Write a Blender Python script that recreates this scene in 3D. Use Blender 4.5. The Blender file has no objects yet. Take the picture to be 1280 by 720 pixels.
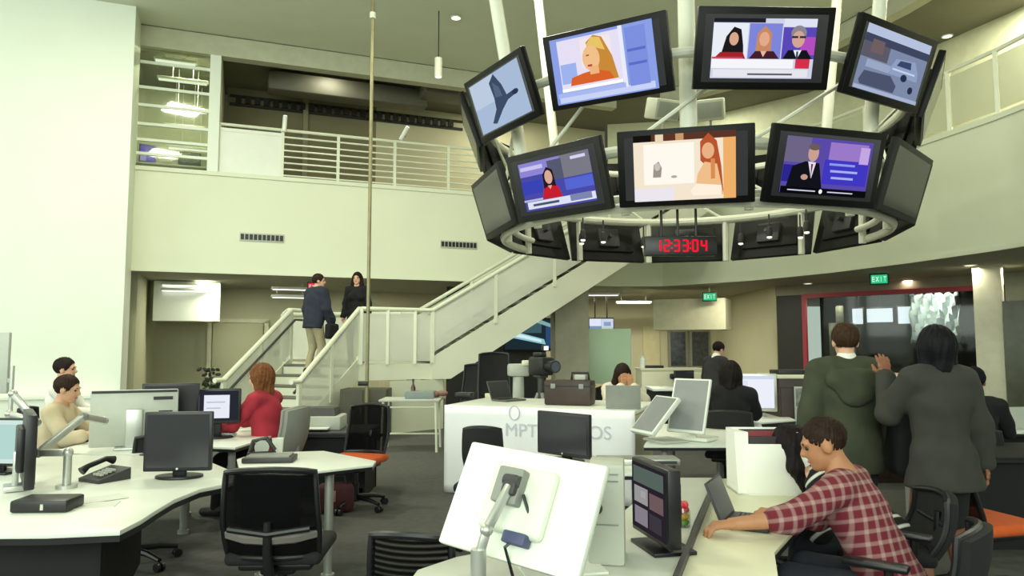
import bpy, bmesh, math, random
import numpy as np
from mathutils import Vector, Matrix
random.seed(7)
PI = math.pi
SC = bpy.context.scene
COL = SC.collection
# ------------------------------------------------------------------ camera frame
F = 900.0; HOR = 430.0; CAMZ = 1.55
PITCH = math.atan((HOR - 360.0) / F)
def ray(px, py):
    u = (px - 640.0) / F; v = (360.0 - py) / F
    c, s = math.cos(PITCH), math.sin(PITCH)
    return Vector((u, c - v * s, s + v * c))
def at(px, py, Y):
    d = ray(px, py); return Vector((0, 0, CAMZ)) + d * (Y / d.y)
def onz(px, py, z):
    d = ray(px, py); return Vector((0, 0, CAMZ)) + d * ((z - CAMZ) / d.z)
def xat(px, Y, py=430):
    return at(px, py, Y).x
# ------------------------------------------------------------------ materials
def s2l(c):
    return c / 12.92 if c <= 0.04045 else ((c + 0.055) / 1.055) ** 2.4
def hexc(h):
    h = h.lstrip('#'); return tuple(s2l(int(h[i:i + 2], 16) / 255.0) for i in (0, 2, 4))
_M = {}
def mat(name, col, rough=0.6, metal=0.0, var=0.06, scale=6.0, bump=0.0, alpha=1.0, spec=0.5):
    if name in _M: return _M[name]
    c = hexc(col) if isinstance(col, str) else col
    m = bpy.data.materials.new(name); m.use_nodes = True
    nt = m.node_tree; b = nt.nodes['Principled BSDF']
    b.inputs['Roughness'].default_value = rough; b.inputs['Metallic'].default_value = metal
    b.inputs['Specular IOR Level'].default_value = spec
    tc = nt.nodes.new('ShaderNodeTexCoord'); nz = nt.nodes.new('ShaderNodeTexNoise')
    nz.inputs['Scale'].default_value = scale; nz.inputs['Detail'].default_value = 4
    rp = nt.nodes.new('ShaderNodeValToRGB')
    rp.color_ramp.elements[0].position = 0.3; rp.color_ramp.elements[1].position = 0.7
    rp.color_ramp.elements[0].color = tuple(x * (1 - var) for x in c) + (1,)
    rp.color_ramp.elements[1].color = tuple(min(1, x * (1 + var)) for x in c) + (1,)
    nt.links.new(tc.outputs['Object'], nz.inputs['Vector']); nt.links.new(nz.outputs['Fac'], rp.inputs['Fac'])
    nt.links.new(rp.outputs['Color'], b.inputs['Base Color'])
    if bump:
        bp = nt.nodes.new('ShaderNodeBump'); bp.inputs['Strength'].default_value = bump
        n2 = nt.nodes.new('ShaderNodeTexNoise'); n2.inputs['Scale'].default_value = scale * 25
        nt.links.new(tc.outputs['Object'], n2.inputs['Vector'])
        nt.links.new(n2.outputs['Fac'], bp.inputs['Height']); nt.links.new(bp.outputs['Normal'], b.inputs['Normal'])
    if alpha < 1:
        b.inputs['Alpha'].default_value = alpha
    _M[name] = m; return m
def emit(col, strength=1.0, name=None):
    key = name or 'emit_%s_%.2f' % (col, strength)
    if key in _M: return _M[key]
    m = bpy.data.materials.new(key); m.use_nodes = True
    nt = m.node_tree; nt.nodes.clear()
    e = nt.nodes.new('ShaderNodeEmission'); o = nt.nodes.new('ShaderNodeOutputMaterial')
    e.inputs['Color'].default_value = hexc(col) + (1,); e.inputs['Strength'].default_value = strength
    nt.links.new(e.outputs[0], o.inputs[0]); _M[key] = m; return m
def glass(name, tint='#cfd8d4', fac=0.12, rough=0.05):
    if name in _M: return _M[name]
    m = bpy.data.materials.new(name); m.use_nodes = True
    nt = m.node_tree; nt.nodes.clear()
    t = nt.nodes.new('ShaderNodeBsdfTransparent'); g = nt.nodes.new('ShaderNodeBsdfGlossy')
    t.inputs[0].default_value = hexc(tint) + (1,); g.inputs['Roughness'].default_value = rough
    mx = nt.nodes.new('ShaderNodeMixShader'); mx.inputs[0].default_value = fac
    o = nt.nodes.new('ShaderNodeOutputMaterial')
    nt.links.new(t.outputs[0], mx.inputs[1]); nt.links.new(g.outputs[0], mx.inputs[2]); nt.links.new(mx.outputs[0], o.inputs[0])
    _M[name] = m; return m
def mesh_fabric(name, col, hole=0.3, sc=60):
    """woven see-through chair mesh: fine procedural holes"""
    if name in _M: return _M[name]
    m = bpy.data.materials.new(name); m.use_nodes = True
    nt = m.node_tree; nt.nodes.clear()
    t = nt.nodes.new('ShaderNodeBsdfTransparent'); d = nt.nodes.new('ShaderNodeBsdfDiffuse')
    d.inputs[0].default_value = hexc(col) + (1,)
    tc = nt.nodes.new('ShaderNodeTexCoord'); w = nt.nodes.new('ShaderNodeTexWave')
    w.bands_direction = 'Z'; w.inputs['Scale'].default_value = sc
    mr = nt.nodes.new('ShaderNodeMapRange'); mr.inputs['To Min'].default_value = 0.0; mr.inputs['To Max'].default_value = hole * 2
    nt.links.new(tc.outputs['Object'], w.inputs['Vector']); nt.links.new(w.outputs['Fac'], mr.inputs['Value'])
    mx = nt.nodes.new('ShaderNodeMixShader'); o = nt.nodes.new('ShaderNodeOutputMaterial')
    nt.links.new(mr.outputs[0], mx.inputs[0]); nt.links.new(d.outputs[0], mx.inputs[1]); nt.links.new(t.outputs[0], mx.inputs[2])
    nt.links.new(mx.outputs[0], o.inputs[0]); _M[name] = m; return m
def stripes(name, axes, base, line, period, thr=0.3, rough=0.9):
    """cloth with woven stripes along the given directions (plaid with two)"""
    if name in _M: return _M[name]
    m = bpy.data.materials.new(name); m.use_nodes = True
    nt = m.node_tree; b = nt.nodes['Principled BSDF']; b.inputs['Roughness'].default_value = rough
    tc = nt.nodes.new('ShaderNodeTexCoord'); prev = None
    for ax in axes:
        dp = nt.nodes.new('ShaderNodeVectorMath'); dp.operation = 'DOT_PRODUCT'; dp.inputs[1].default_value = ax
        nt.links.new(tc.outputs['Object'], dp.inputs[0])
        mu = nt.nodes.new('ShaderNodeMath'); mu.operation = 'MULTIPLY'; mu.inputs[1].default_value = 2 * PI / period
        nt.links.new(dp.outputs['Value'], mu.inputs[0])
        sn = nt.nodes.new('ShaderNodeMath'); sn.operation = 'SINE'; nt.links.new(mu.outputs[0], sn.inputs[0])
        mr = nt.nodes.new('ShaderNodeMapRange'); mr.inputs['From Min'].default_value = thr - 0.25; mr.inputs['From Max'].default_value = thr + 0.25
        mr.inputs['To Max'].default_value = 1.0 / len(axes); nt.links.new(sn.outputs[0], mr.inputs['Value'])
        if prev is None: prev = mr
        else:
            a = nt.nodes.new('ShaderNodeMath'); a.operation = 'ADD'
            nt.links.new(prev.outputs[0], a.inputs[0]); nt.links.new(mr.outputs[0], a.inputs[1]); prev = a
    rp = nt.nodes.new('ShaderNodeValToRGB'); rp.color_ramp.elements[0].color = hexc(base) + (1,); rp.color_ramp.elements[1].color = hexc(line) + (1,)
    nt.links.new(prev.outputs[0], rp.inputs['Fac']); nt.links.new(rp.outputs['Color'], b.inputs['Base Color'])
    _M[name] = m; return m
# ------------------------------------------------------------------ mesh builder
class B:
    def __init__(s): s.bm = bmesh.new()
    def box(s, c, sz, R=None, bev=0.0, seg=2):
        M = Matrix.Translation(Vector(c)) @ (R.to_4x4() if R is not None else Matrix.Identity(4)) @ Matrix.Diagonal((sz[0], sz[1], sz[2], 1))
        r = bmesh.ops.create_cube(s.bm, size=1.0, matrix=M)
        if bev:
            es = list({e for v in r['verts'] for e in v.link_edges})
            bmesh.ops.bevel(s.bm, geom=es, offset=bev, segments=seg, affect='EDGES', profile=0.5)
        return s
    def cyl(s, p0, p1, r0, r1=None, seg=16):
        p0 = Vector(p0); p1 = Vector(p1); d = p1 - p0
        q = d.to_track_quat('Z', 'Y').to_matrix().to_4x4()
        bmesh.ops.create_cone(s.bm, cap_ends=True, segments=seg, radius1=r0, radius2=r0 if r1 is None else r1, depth=d.length,
                              matrix=Matrix.Translation((p0 + p1) / 2) @ q)
        return s
    def ell(s, c, r, R=None, u=18, v=12):
        if not hasattr(r, '__len__'): r = (r, r, r)
        M = Matrix.Translation(Vector(c)) @ (R.to_4x4() if R is not None else Matrix.Identity(4)) @ Matrix.Diagonal((r[0], r[1], r[2], 1))
        bmesh.ops.create_uvsphere(s.bm, u_segments=u, v_segments=v, radius=1.0, matrix=M); return s
    def prism(s, poly, z0, z1, bev=0.0):
        a = [s.bm.verts.new((p[0], p[1], z0)) for p in poly]; b = [s.bm.verts.new((p[0], p[1], z1)) for p in poly]
        fs = [s.bm.faces.new(a[::-1]), s.bm.faces.new(b)]; n = len(poly)
        for i in range(n): fs.append(s.bm.faces.new((a[i], a[(i + 1) % n], b[(i + 1) % n], b[i])))
        bmesh.ops.recalc_face_normals(s.bm, faces=fs)
        if bev:
            es = list({e for f in fs[:2] for e in f.edges})
            bmesh.ops.bevel(s.bm, geom=es, offset=bev, segments=2, affect='EDGES', profile=0.5)
        return s
    def hull(s, quads):
        """closed solid from listed faces of points"""
        cache = {}
        def V(p):
            k = tuple(round(x, 5) for x in p)
            if k not in cache: cache[k] = s.bm.verts.new(p)
            return cache[k]
        fs = []
        for q in quads: fs.append(s.bm.faces.new([V(p) for p in q]))
        bmesh.ops.recalc_face_normals(s.bm, faces=fs); return s
    def slab(s, corners, thick):
        """flat quad given by 4 points, thickened along its normal"""
        c = [Vector(p) for p in corners]; n = (c[1] - c[0]).cross(c[3] - c[0]).normalized() * thick
        t = [p + n for p in c]
        qs = [c, t] + [[c[i], c[(i + 1) % 4], t[(i + 1) % 4], t[i]] for i in range(4)]
        return s.hull(qs)
    def tube(s, pts, r, seg=8, closed=False):
        pts = [Vector(p) for p in pts]; n = len(pts); rings = []; up = None
        for i, p in enumerate(pts):
            if closed: t = (pts[(i + 1) % n] - pts[i - 1]).normalized()
            else: t = (pts[min(i + 1, n - 1)] - pts[max(i - 1, 0)]).normalized()
            if up is None: up = t.orthogonal().normalized()
            up = (up - t * up.dot(t)).normalized(); sd = t.cross(up)
            rr = r[i] if hasattr(r, '__len__') else r
            rings.append([s.bm.verts.new(p + (up * math.cos(2 * PI * k / seg) + sd * math.sin(2 * PI * k / seg)) * rr) for k in range(seg)])
        m = n if closed else n - 1
        for i in range(m):
            a, b = rings[i], rings[(i + 1) % n]
            for k in range(seg): s.bm.faces.new((a[k], a[(k + 1) % seg], b[(k + 1) % seg], b[k]))
        if not closed:
            s.bm.faces.new(rings[0][::-1]); s.bm.faces.new(rings[-1])
        return s
    def lathe(s, prof, c=(0, 0, 0), seg=24):
        rings = []
        for r, z in prof:
            rings.append([s.bm.verts.new((c[0] + r * math.cos(2 * PI * k / seg), c[1] + r * math.sin(2 * PI * k / seg), c[2] + z)) for k in range(seg)])
        for a, b in zip(rings, rings[1:]):
            for k in range(seg): s.bm.faces.new((a[k], a[(k + 1) % seg], b[(k + 1) % seg], b[k]))
        s.bm.faces.new(rings[0][::-1]); s.bm.faces.new(rings[-1]); return s
    def strip(s, pts, z0, z1, th):
        """wall along a plan polyline, thickened to its left side by th"""
        P = [Vector((p[0], p[1])) for p in pts]; Q = []
        for i, p in enumerate(P):
            t = (P[min(i + 1, len(P) - 1)] - P[max(i - 1, 0)]).normalized(); Q.append(p + Vector((-t.y, t.x)) * th)
        return s.prism([tuple(p) for p in P] + [tuple(q) for q in reversed(Q)], z0, z1)
def finish(me, ang=35):
    bm = bmesh.new(); bm.from_mesh(me)
    bmesh.ops.recalc_face_normals(bm, faces=bm.faces[:])
    for f in bm.faces: f.smooth = True
    for e in bm.edges:
        if len(e.link_faces) == 2 and e.calc_face_angle(0) > math.radians(ang): e.smooth = False
    bm.to_mesh(me); bm.free()
def obj(name, b, m, parent=None, loc=None, rz=None):
    me = bpy.data.meshes.new(name); b.bm.to_mesh(me); b.bm.free(); finish(me)
    o = bpy.data.objects.new(name, me)
    for x in (m if isinstance(m, (list, tuple)) else [m]): me.materials.append(x)
    COL.objects.link(o)
    if parent is not None: o.parent = parent
    if loc is not None: o.location = loc
    if rz is not None: o.rotation_euler.z = rz
    return o
def tag(o, label, cat, group=None):
    o['label'] = label; o['category'] = cat
    if group: o['group'] = group
    return o
def thing(name, label, cat, loc=(0, 0, 0), rz=0.0, group=None):
    o = bpy.data.objects.new(name, None); o.empty_display_size = 0.1; COL.objects.link(o)
    o.location = loc; o.rotation_euler.z = rz
    return tag(o, label, cat, group)
def struct(name, b, m, loc=None, rz=None):
    o = obj(name, b, m, None, loc, rz); o['kind'] = 'structure'; return o
def dup(root, label, loc, rz=0.0, group=None):
    r = root.copy(); COL.objects.link(r); r.location = loc; r.rotation_euler = (0, 0, rz); r['label'] = label
    if group: r['group'] = group
    for ch in list(root.children):
        c = ch.copy(); COL.objects.link(c); c.parent = r
        for g in ch.children:
            d = g.copy(); COL.objects.link(d); d.parent = c
    return r
# ------------------------------------------------------------------ implicit surfaces for bodies and cloth
def V3(*a): return np.array(a, dtype=np.float64)
def rotx(a): c, s = math.cos(a), math.sin(a); return np.array([[1, 0, 0], [0, c, -s], [0, s, c]])
def roty(a): c, s = math.cos(a), math.sin(a); return np.array([[c, 0, s], [0, 1, 0], [-s, 0, c]])
def rotz(a): c, s = math.cos(a), math.sin(a); return np.array([[c, -s, 0], [s, c, 0], [0, 0, 1]])
def smin(a, b, k):
    h = np.maximum(k - np.abs(a - b), 0) / k
    return np.minimum(a, b) - h * h * k * 0.25
def pd(p, X):
    if p[0] == 'c':                       # round cone a-b
        _, a, b, r1, r2 = p[:5]; ab = b - a; q = X - a
        t = np.clip((q @ ab) / max(ab @ ab, 1e-9), 0, 1)
        return np.linalg.norm(q - t[:, None] * ab, axis=1) - (r1 + (r2 - r1) * t)
    if p[0] == 'f':                       # round cone flattened along an axis
        _, a, b, r1, r2, ax, fl = p[:7]; q = X - a; al = q @ ax; q = q + np.outer(al * (fl - 1), ax)
        ab = b - a; t = np.clip((q @ ab) / max(ab @ ab, 1e-9), 0, 1)
        return (np.linalg.norm(q - t[:, None] * ab, axis=1) - (r1 + (r2 - r1) * t)) / (1 + (fl - 1) * .5)
    _, c, R, rad = p[:4]                  # ellipsoid
    q = (X - c) @ R; k0 = np.linalg.norm(q / rad, axis=1); k1 = np.linalg.norm(q / (rad * rad), axis=1) + 1e-9
    return k0 * (k0 - 1) / k1
def field(prims, X, k, subs=(), clips=()):
    d = None
    for p in prims:
        e = pd(p, X); d = e if d is None else smin(d, e, k)
    for p in subs: d = np.maximum(d, -pd(p, X))
    for pt, n in clips: d = np.maximum(d, (X - pt) @ n)
    return d
def pbox(p):
    if p[0] in 'cf':
        r = max(p[3], p[4]); return np.minimum(p[1], p[2]) - r, np.maximum(p[1], p[2]) + r
    r = max(p[3]); return p[1] - r, p[1] + r
def nets(prims, h, k=0.03, subs=(), clips=()):
    bb = [pbox(p) for p in prims]
    lo = np.min([b[0] for b in bb], 0) - 3 * h; hi = np.max([b[1] for b in bb], 0) + 3 * h
    n = np.ceil((hi - lo) / h).astype(int) + 1
    g = np.stack(np.meshgrid(*[lo[i] + h * np.arange(n[i]) for i in range(3)], indexing='ij'), -1).reshape(-1, 3)
    D = field(prims, g, k, subs, clips).reshape(n)
    S = D < 0
    c = n - 1
    acc = np.zeros(tuple(c) + (3,)); cnt = np.zeros(tuple(c))
    cor = [(i, j, l) for i in (0, 1) for j in (0, 1) for l in (0, 1)]
    def sub(A, o): return A[o[0]:o[0] + c[0], o[1]:o[1] + c[1], o[2]:o[2] + c[2]]
    for a in cor:
        for ax in range(3):
            if a[ax]: continue
            b = list(a); b[ax] = 1
            da, db = sub(D, a), sub(D, b); m = (da < 0) != (db < 0)
            t = np.where(m, da / np.where(m, da - db, 1), 0)
            for x in range(3): acc[..., x] += m * (a[x] + (t if x == ax else 0))
            cnt += m
    act = cnt > 0
    idx = -np.ones(tuple(c), int); idx[act] = np.arange(act.sum())
    ijk = np.argwhere(act)
    verts = lo + h * (ijk + acc[act] / cnt[act][:, None])
    faces = []
    for ax in range(3):
        o = [0, 0, 0]; o[ax] = 1
        s0 = S[tuple(slice(0, n[i] - 1 if i == ax else n[i]) for i in range(3))]
        s1 = S[tuple(slice(1, n[i]) if i == ax else slice(0, n[i]) for i in range(3))]
        u, v = [(1, 2), (2, 0), (0, 1)][ax]
        E = np.argwhere(s0 != s1); fl = s0[tuple(E.T)]
        ok = (E[:, u] > 0) & (E[:, v] > 0) & (E[:, u] < c[u]) & (E[:, v] < c[v]); E = E[ok]; fl = fl[ok]
        def cell(du, dv):
            q = E.copy(); q[:, u] += du; q[:, v] += dv; return idx[tuple(q.T)]
        Q = np.stack([cell(-1, -1), cell(0, -1), cell(0, 0), cell(-1, 0)], 1)
        Q[~fl] = Q[~fl][:, ::-1]; faces.append(Q)
    return verts, np.concatenate(faces)
def ruffle(v, amp, fr, c=None):
    """soft folds in cloth, or strands around a head centre"""
    x, y, z = v[:, 0], v[:, 1], v[:, 2]
    if c is None:
        n = np.sin(fr * x + .6 * fr * z + 1.7 * np.sin(.7 * fr * y)) + np.sin(-.7 * fr * z + fr * y + 1.3 * np.sin(.9 * fr * x + 1)) + .6 * np.sin(1.9 * fr * z + fr * x)
        d = np.stack([np.sin(5 * y + 1) * .4 + np.sign(x) * .8, np.sign(y) * .8 + 0 * x, 0 * z], 1)
    else:
        q = v - c; az = np.arctan2(q[:, 0], q[:, 1] + .02); n = np.sin(fr * az + 9 * z * 3 + 1.2 * np.sin(5 * az)) + .6 * np.sin(2.3 * fr * az + 20 * z)
        d = q / (np.linalg.norm(q, axis=1)[:, None] + 1e-6)
    return v + d * (amp * n)[:, None]
def npmesh(name, pieces, mats, parent=None):
    """pieces: (verts, quads, material index); one mesh object"""
    me = bpy.data.meshes.new(name); vs = []; fs = []; mi = []; off = 0
    for v, f, m in pieces:
        vs.append(v); fs.append(f + off); mi += [m] * len(f); off += len(v)
    me.from_pydata(np.concatenate(vs).tolist(), [], np.concatenate(fs).tolist())
    me.polygons.foreach_set('material_index', mi); me.polygons.foreach_set('use_smooth', [True] * len(mi))
    for x in mats: me.materials.append(x)
    me.update(); o = bpy.data.objects.new(name, me); COL.objects.link(o)
    if parent is not None: o.parent = parent
    return o
# ------------------------------------------------------------------ people
SKIN = {}
def skin(t):
    return mat('skin_' + t, {'fair': '#d9a98c', 'tan': '#b27d5a', 'brown': '#8a5a40'}[t], 0.55, 0, 0.05, 20)
EYE = mat('eye_dark', '#241a16', 0.25); LIP = mat('lip', '#a5604f', 0.5)
def ik(S, T, l1, l2, hint):
    d = T - S; L = np.linalg.norm(d)
    if L > (l1 + l2) * .995: T = S + d / L * (l1 + l2) * .995; d = T - S; L = np.linalg.norm(d)
    a = (l1 * l1 - l2 * l2 + L * L) / (2 * L); h = math.sqrt(max(l1 * l1 - a * a, 0)); u = d / L
    hv = hint - u * (hint @ u); hv = hv / (np.linalg.norm(hv) + 1e-9)
    return S + u * a + hv * h, T
def hand_prims(W, fwd, nrm, side, s, curl):
    fwd = fwd / np.linalg.norm(fwd); nrm = nrm - fwd * (nrm @ fwd); nrm /= np.linalg.norm(nrm)
    lat = np.cross(nrm, fwd) * side       # towards the thumb
    L = lambda x, y, z: W + (fwd * x + lat * y + nrm * z) * s
    pr = []
    for i, (y, ln) in enumerate(((.030, .92), (.010, 1.0), (-.010, .95), (-.029, .76))):
        k = L(.088 - abs(y) * .25, y, 0); pr.append(('c', L(0, y * .5, 0), k, .017 * s, .0125 * s))
        c1 = curl; c2 = curl * 2.0; l1 = .043 * ln; l2 = .034 * ln
        x1, z1 = .088 - abs(y) * .25 + l1 * math.cos(c1), l1 * math.sin(c1)
        x2, z2 = x1 + l2 * math.cos(c2), z1 + l2 * math.sin(c2)
        yy = y * 1.18; m = L(x1, yy, z1); e = L(x2, yy * 1.05, z2)
        pr.append(('c', k, m, .0098 * s, .0088 * s)); pr.append(('c', m, e, .0088 * s, .0072 * s))
    t1 = L(.02, .026, .008); t2 = L(.055, .058, .018); t3 = L(.085, .064, .028)
    pr += [('c', t1, t2, .014 * s, .011 * s), ('c', t2, t3, .0105 * s, .0085 * s)]
    return pr
def inflate(p, t):
    p = list(p)
    if p[0] in 'cf': p[3] += t; p[4] += t
    else: p[3] = p[3] + t
    return tuple(p)
def person(label, loc, rz, H=1.70, v=.012, sit=False, seat=.47, lean=0.05, yaw=0.0, nod=0.0, tilt=0.0, twist=0.0,
           lh=None, rh=None, le=None, re=None, lf=None, rf=None, sk='fair', female=False,
           hair='short', haircol='#2b1d15', top=None, sleeve=1.0, bottom=None, bkind='trousers', shoe='#26221f',
           hem=-.06, loose=.014, curl=.5, palm=None, extra=None, collar=None, inner=None, group=None, hood=False, bagstrap=False):
    s = H / 1.72; root = thing('person', label, 'person', loc, rz, group)
    P = V3(0, 0, .93 * s) if not sit else V3(0, -.04, seat + .10 * s)
    Rt = rotz(twist) @ rotx(-lean)
    T = lambda x, y, z: P + Rt @ V3(x * s, y * s, z * s)
    sw = .165 if female else .185; hw = .095
    wid = .93 if female else 1.0
    neck = T(0, -.005, .53); shL, shR = T(-sw, 0, .485), T(sw, 0, .485)
    Rh = rotz(twist + yaw) @ rotx(-lean * .4 - nod) @ roty(tilt)
    hc = neck + Rh @ V3(0, .025, .165) * s
    hd = lambda x, y, z: hc + Rh @ V3(x, y, z) * s
    E = lambda c, r, R=Rt: ('e', c, R, np.array(r) * s)
    C = lambda a, b, r1, r2: ('c', a, b, r1 * s, r2 * s)
    torso = [E(T(0, 0, .02), (.16 if female else .155, .115, .13)), E(T(0, .005, .18), (.132 * wid, .10, .17)),
             E(T(0, .005, .36), (.165 * wid, .112, .17)), C(shL * .8 + shR * .2, shR * .8 + shL * .2, .068, .068),
             C(T(0, -.01, .46), neck + (hc - neck) * .1, .07, .052)]
    if female: torso += [E(T(-.075, .09, .34), (.06, .05, .06)), E(T(.075, .09, .34), (.06, .05, .06))]
    # arms
    l1, l2 = .285 * s, .255 * s
    dl = T(-.25, .06, -.06) if lh is None else V3(*lh); dr = T(.25, .06, -.06) if rh is None else V3(*rh)
    eL, wL = ik(shL, dl, l1, l2, V3(*(le or (-.4, -.7, -.4)))); eR, wR = ik(shR, dr, l1, l2, V3(*(re or (.4, -.7, -.4))))
    ua = [C(shL, eL, .052, .041), C(shR, eR, .052, .041)]; fa = [C(eL, wL, .041, .028), C(eR, wR, .041, .028)]
    # legs
    hipL, hipR = P + V3(-hw, 0, -.02) * s, P + V3(hw, 0, -.02) * s
    if sit:
        aL = V3(*(lf or (-.13, .40, .085))); aR = V3(*(rf or (.13, .40, .085)))
    else:
        aL = V3(*(lf or (-.11, 0, .085))); aR = V3(*(rf or (.11, .0, .085)))
    kL, aL = ik(hipL, aL, .43 * s, .415 * s, V3(-.05, 1, .3)); kR, aR = ik(hipR, aR, .43 * s, .415 * s, V3(.05, 1, .3))
    th = [C(hipL, kL, .088, .058), C(hipR, kR, .088, .058)]; ca = [C(kL, aL, .058, .038), C(kR, aR, .058, .038)]
    ft = []
    for a in (aL, aR):
        ft += [C(a + V3(0, -.025, -.035) * s, a + V3(0, .13, -.05) * s, .042, .033)]
    pieces = []
    bodyp = torso + ua + fa + th + ca + ft + [C(neck - Rt @ V3(0, 0, .02), hd(0, -.02, -.06), .052, .05)]
    vv, ff = nets(bodyp, v, .05 * s); pieces.append((vv, ff, 0))
    # head
    J = lambda c, r: ('e', hd(*c), Rh, np.array(r) * s)
    HC = lambda a, b, r1, r2: ('c', hd(*a), hd(*b), r1 * s, r2 * s)
    skull = [J((0, -.012, .03), (.076, .096, .09)), J((0, .03, -.035), (.06, .066, .085)), J((0, .06, -.092), (.03, .03, .025)),
             HC((0, .088, .012), (0, .107, -.022), .009, .0145), J((0, .082, .026), (.052, .016, .012)),
             J((-.076, -.008, -.012), (.011, .021, .031)), J((.076, -.008, -.012), (.011, .021, .031)),
             HC((0, -.02, -.06), (0, -.03, -.13), .05, .05)]
    vv, ff = nets(skull, min(v * .6, .008), .02 * s, subs=[J((-.031, .096, .003), (.017, .014, .011)), J((.031, .096, .003), (.017, .014, .011))])
    pieces.append((vv, ff, 0))
    vv, ff = nets([J((-.031, .079, .003), (.013, .012, .009))], .004); pieces.append((vv, ff, 1))
    vv, ff = nets([J((.031, .079, .003), (.013, .012, .009))], .004); pieces.append((vv, ff, 1))
    vv, ff = nets([J((0, .089, -.062), (.024, .012, .008))], .004); pieces.append((vv, ff, 2))
    for sx in (-1, 1):                                                    # eyebrows
        vv, ff = nets([J((sx * .032, .091, .027), (.022, .008, .005))], .004); pieces.append((vv, ff, 1))
    # hands
    for side, e, w in ((-1, eL, wL), (1, eR, wR)):
        fw = w - e
        n = V3(0, 0, -1) if palm is None else V3(*palm[0 if side < 0 else 1])
        if palm is not None and len(palm) > 2 and palm[2 if side < 0 else 3] is not None: fw = V3(*palm[2 if side < 0 else 3])
        if abs(n @ fw) / np.linalg.norm(fw) > .93: n = V3(-side * .9, .3, 0.1)
        if lh is None and side < 0 or rh is None and side > 0: n = V3(-side, 0, 0.1)
        vv, ff = nets(hand_prims(w - fw / np.linalg.norm(fw) * .01, fw, n, -side if n[2] < -.3 else side, s, curl), min(v * .5, .006), .012)
        pieces.append((vv, ff, 0))
    npmesh('body', pieces, [skin(sk), EYE, LIP], root)
    # hair
    hm = mat('hair_' + haircol[1:], haircol, 0.6, 0, 0.35, 40, spec=.15)
    face = [J((0, .095, -.035), (.064, .075, .092))]
    caps = [J((0, -.016, .036), (.088, .106, .098))]
    clips = []; fh = Rh @ V3(0, .9, -.45); FH = (hd(0, .078, .072), fh / np.linalg.norm(fh))
    if hair == 'short':
        n = Rh @ V3(0, .75, -1.0); n /= np.linalg.norm(n); clips = [(hd(0, .03, -.01), n), FH]
    elif hair == 'crop':
        caps = [J((0, -.014, .034), (.081, .101, .094))]
        n = Rh @ V3(0, .75, -1.0); n /= np.linalg.norm(n); clips = [(hd(0, .03, .005), n), FH]
    elif hair == 'bob':
        caps += [J((0, -.03, .0), (.108, .105, .115)), HC((-.07, -.02, -.02), (-.075, -.02, -.12), .045, .04), HC((.07, -.02, -.02), (.075, -.02, -.12), .045, .04), HC((0, -.07, 0), (0, -.06, -.14), .06, .06)]
    elif hair == 'long':
        for sx in (-1, 1):
            caps += [HC((sx * .07, -.02, .02), (sx * .085, -.01, -.12), .035, .04), ('c', hd(sx * .085, -.01, -.12), hd(sx * .09, .02, -.27), .04 * s, .022 * s)]
        caps += [HC((0, -.07, .02), (0, -.09, -.15), .07, .075), ('c', hd(0, -.09, -.15), hd(0, -.10, -.30), .075 * s, .05 * s)]
    elif hair == 'forward':                # long hair that has fallen past the cheeks
        for sx in (-1, 1):
            caps += [HC((sx * .07, 0, .03), (sx * .085, .05, -.08), .035, .045), HC((sx * .085, .05, -.08), (sx * .075, .07, -.24), .045, .025)]
        caps += [HC((0, -.06, .02), (0, -.08, -.14), .075, .07)]
        face = [J((0, .10, -.045), (.05, .07, .085))]
    elif hair == 'updo':
        n = Rh @ V3(0, .75, -1.0); n /= np.linalg.norm(n); clips = [(hd(0, .02, -.02), n), FH]
        caps += [J((0, -.03, .115), (.06, .06, .045))]
    vv, ff = nets(caps, min(v * .7, .008), .03 * s, subs=face, clips=clips)
    vv = ruffle(vv, .0035 if hair in ('short', 'crop') else .0028, 26 if hair in ('short', 'crop') else 17, hc)
    npmesh('hair', [(vv, ff, 0)], [hm], root)
    # clothing
    up = Rt @ V3(0, 0, 1.0)
    if top is not None:
        body = [inflate(p, loose * s) for p in torso[:4]] + [inflate(p, (loose + .004) * s) for p in torso[4 + (0 if not female else 0):5][:0]]
        if female: body += [inflate(p, loose * s) for p in torso[5:]]
        arms = [inflate(p, loose * s) for p in ua]
        if sleeve > 0:
            for e, w in ((eL, wL), (eR, wR)): arms.append(C(e, e + (w - e) * max(.02, sleeve * .93), .041 + loose, .041 - .008 * sleeve + loose))
        ax = Rt @ V3(0, 1, 0)
        if female and hem < -.1:
            body += [('f', T(0, 0, .32), T(0, 0, .15), .145 * s + loose, .128 * s + loose * .7, ax, 1.15), ('f', T(0, 0, .15), T(0, 0, hem + .02), .128 * s + loose * .7, .19 * s + loose, ax, 1.2)]
        else:
            body.append(('f', T(0, 0, .30), T(0, 0, hem + .02), .15 * s * wid + loose, (.165 if not female else .17) * s + loose, ax, 1.35))
        if collar == 'tall':
            body.append(C(T(0, -.02, .47), neck + (hc - neck) * .25, .085, .072))
        clips = [(T(0, 0, hem), -up)]
        vv, ff = nets(body + arms, v, .025 * s, clips=clips); vv = ruffle(vv, .0032, 24)
        npmesh(top[1], [(vv, ff, 0)], [top[0]], root)
    if hood:                              # hood hanging down the back
        hp = [E(T(0, -.135, .455), (.15, .055, .06)), E(T(0, -.150, .38), (.135, .05, .09)), E(T(0, -.155, .31), (.09, .04, .06)), C(T(-.12, -.06, .50), T(-.13, -.12, .42), .045, .05), C(T(.12, -.06, .50), T(.13, -.12, .42), .045, .05)]
        vv, ff = nets(hp, v, .04 * s, subs=[E(T(0, -.085, .54), (.085, .07, .06))]); vv = ruffle(vv, .004, 30)
        npmesh('hood', [(vv, ff, 0)], [top[0]], root)
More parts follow.
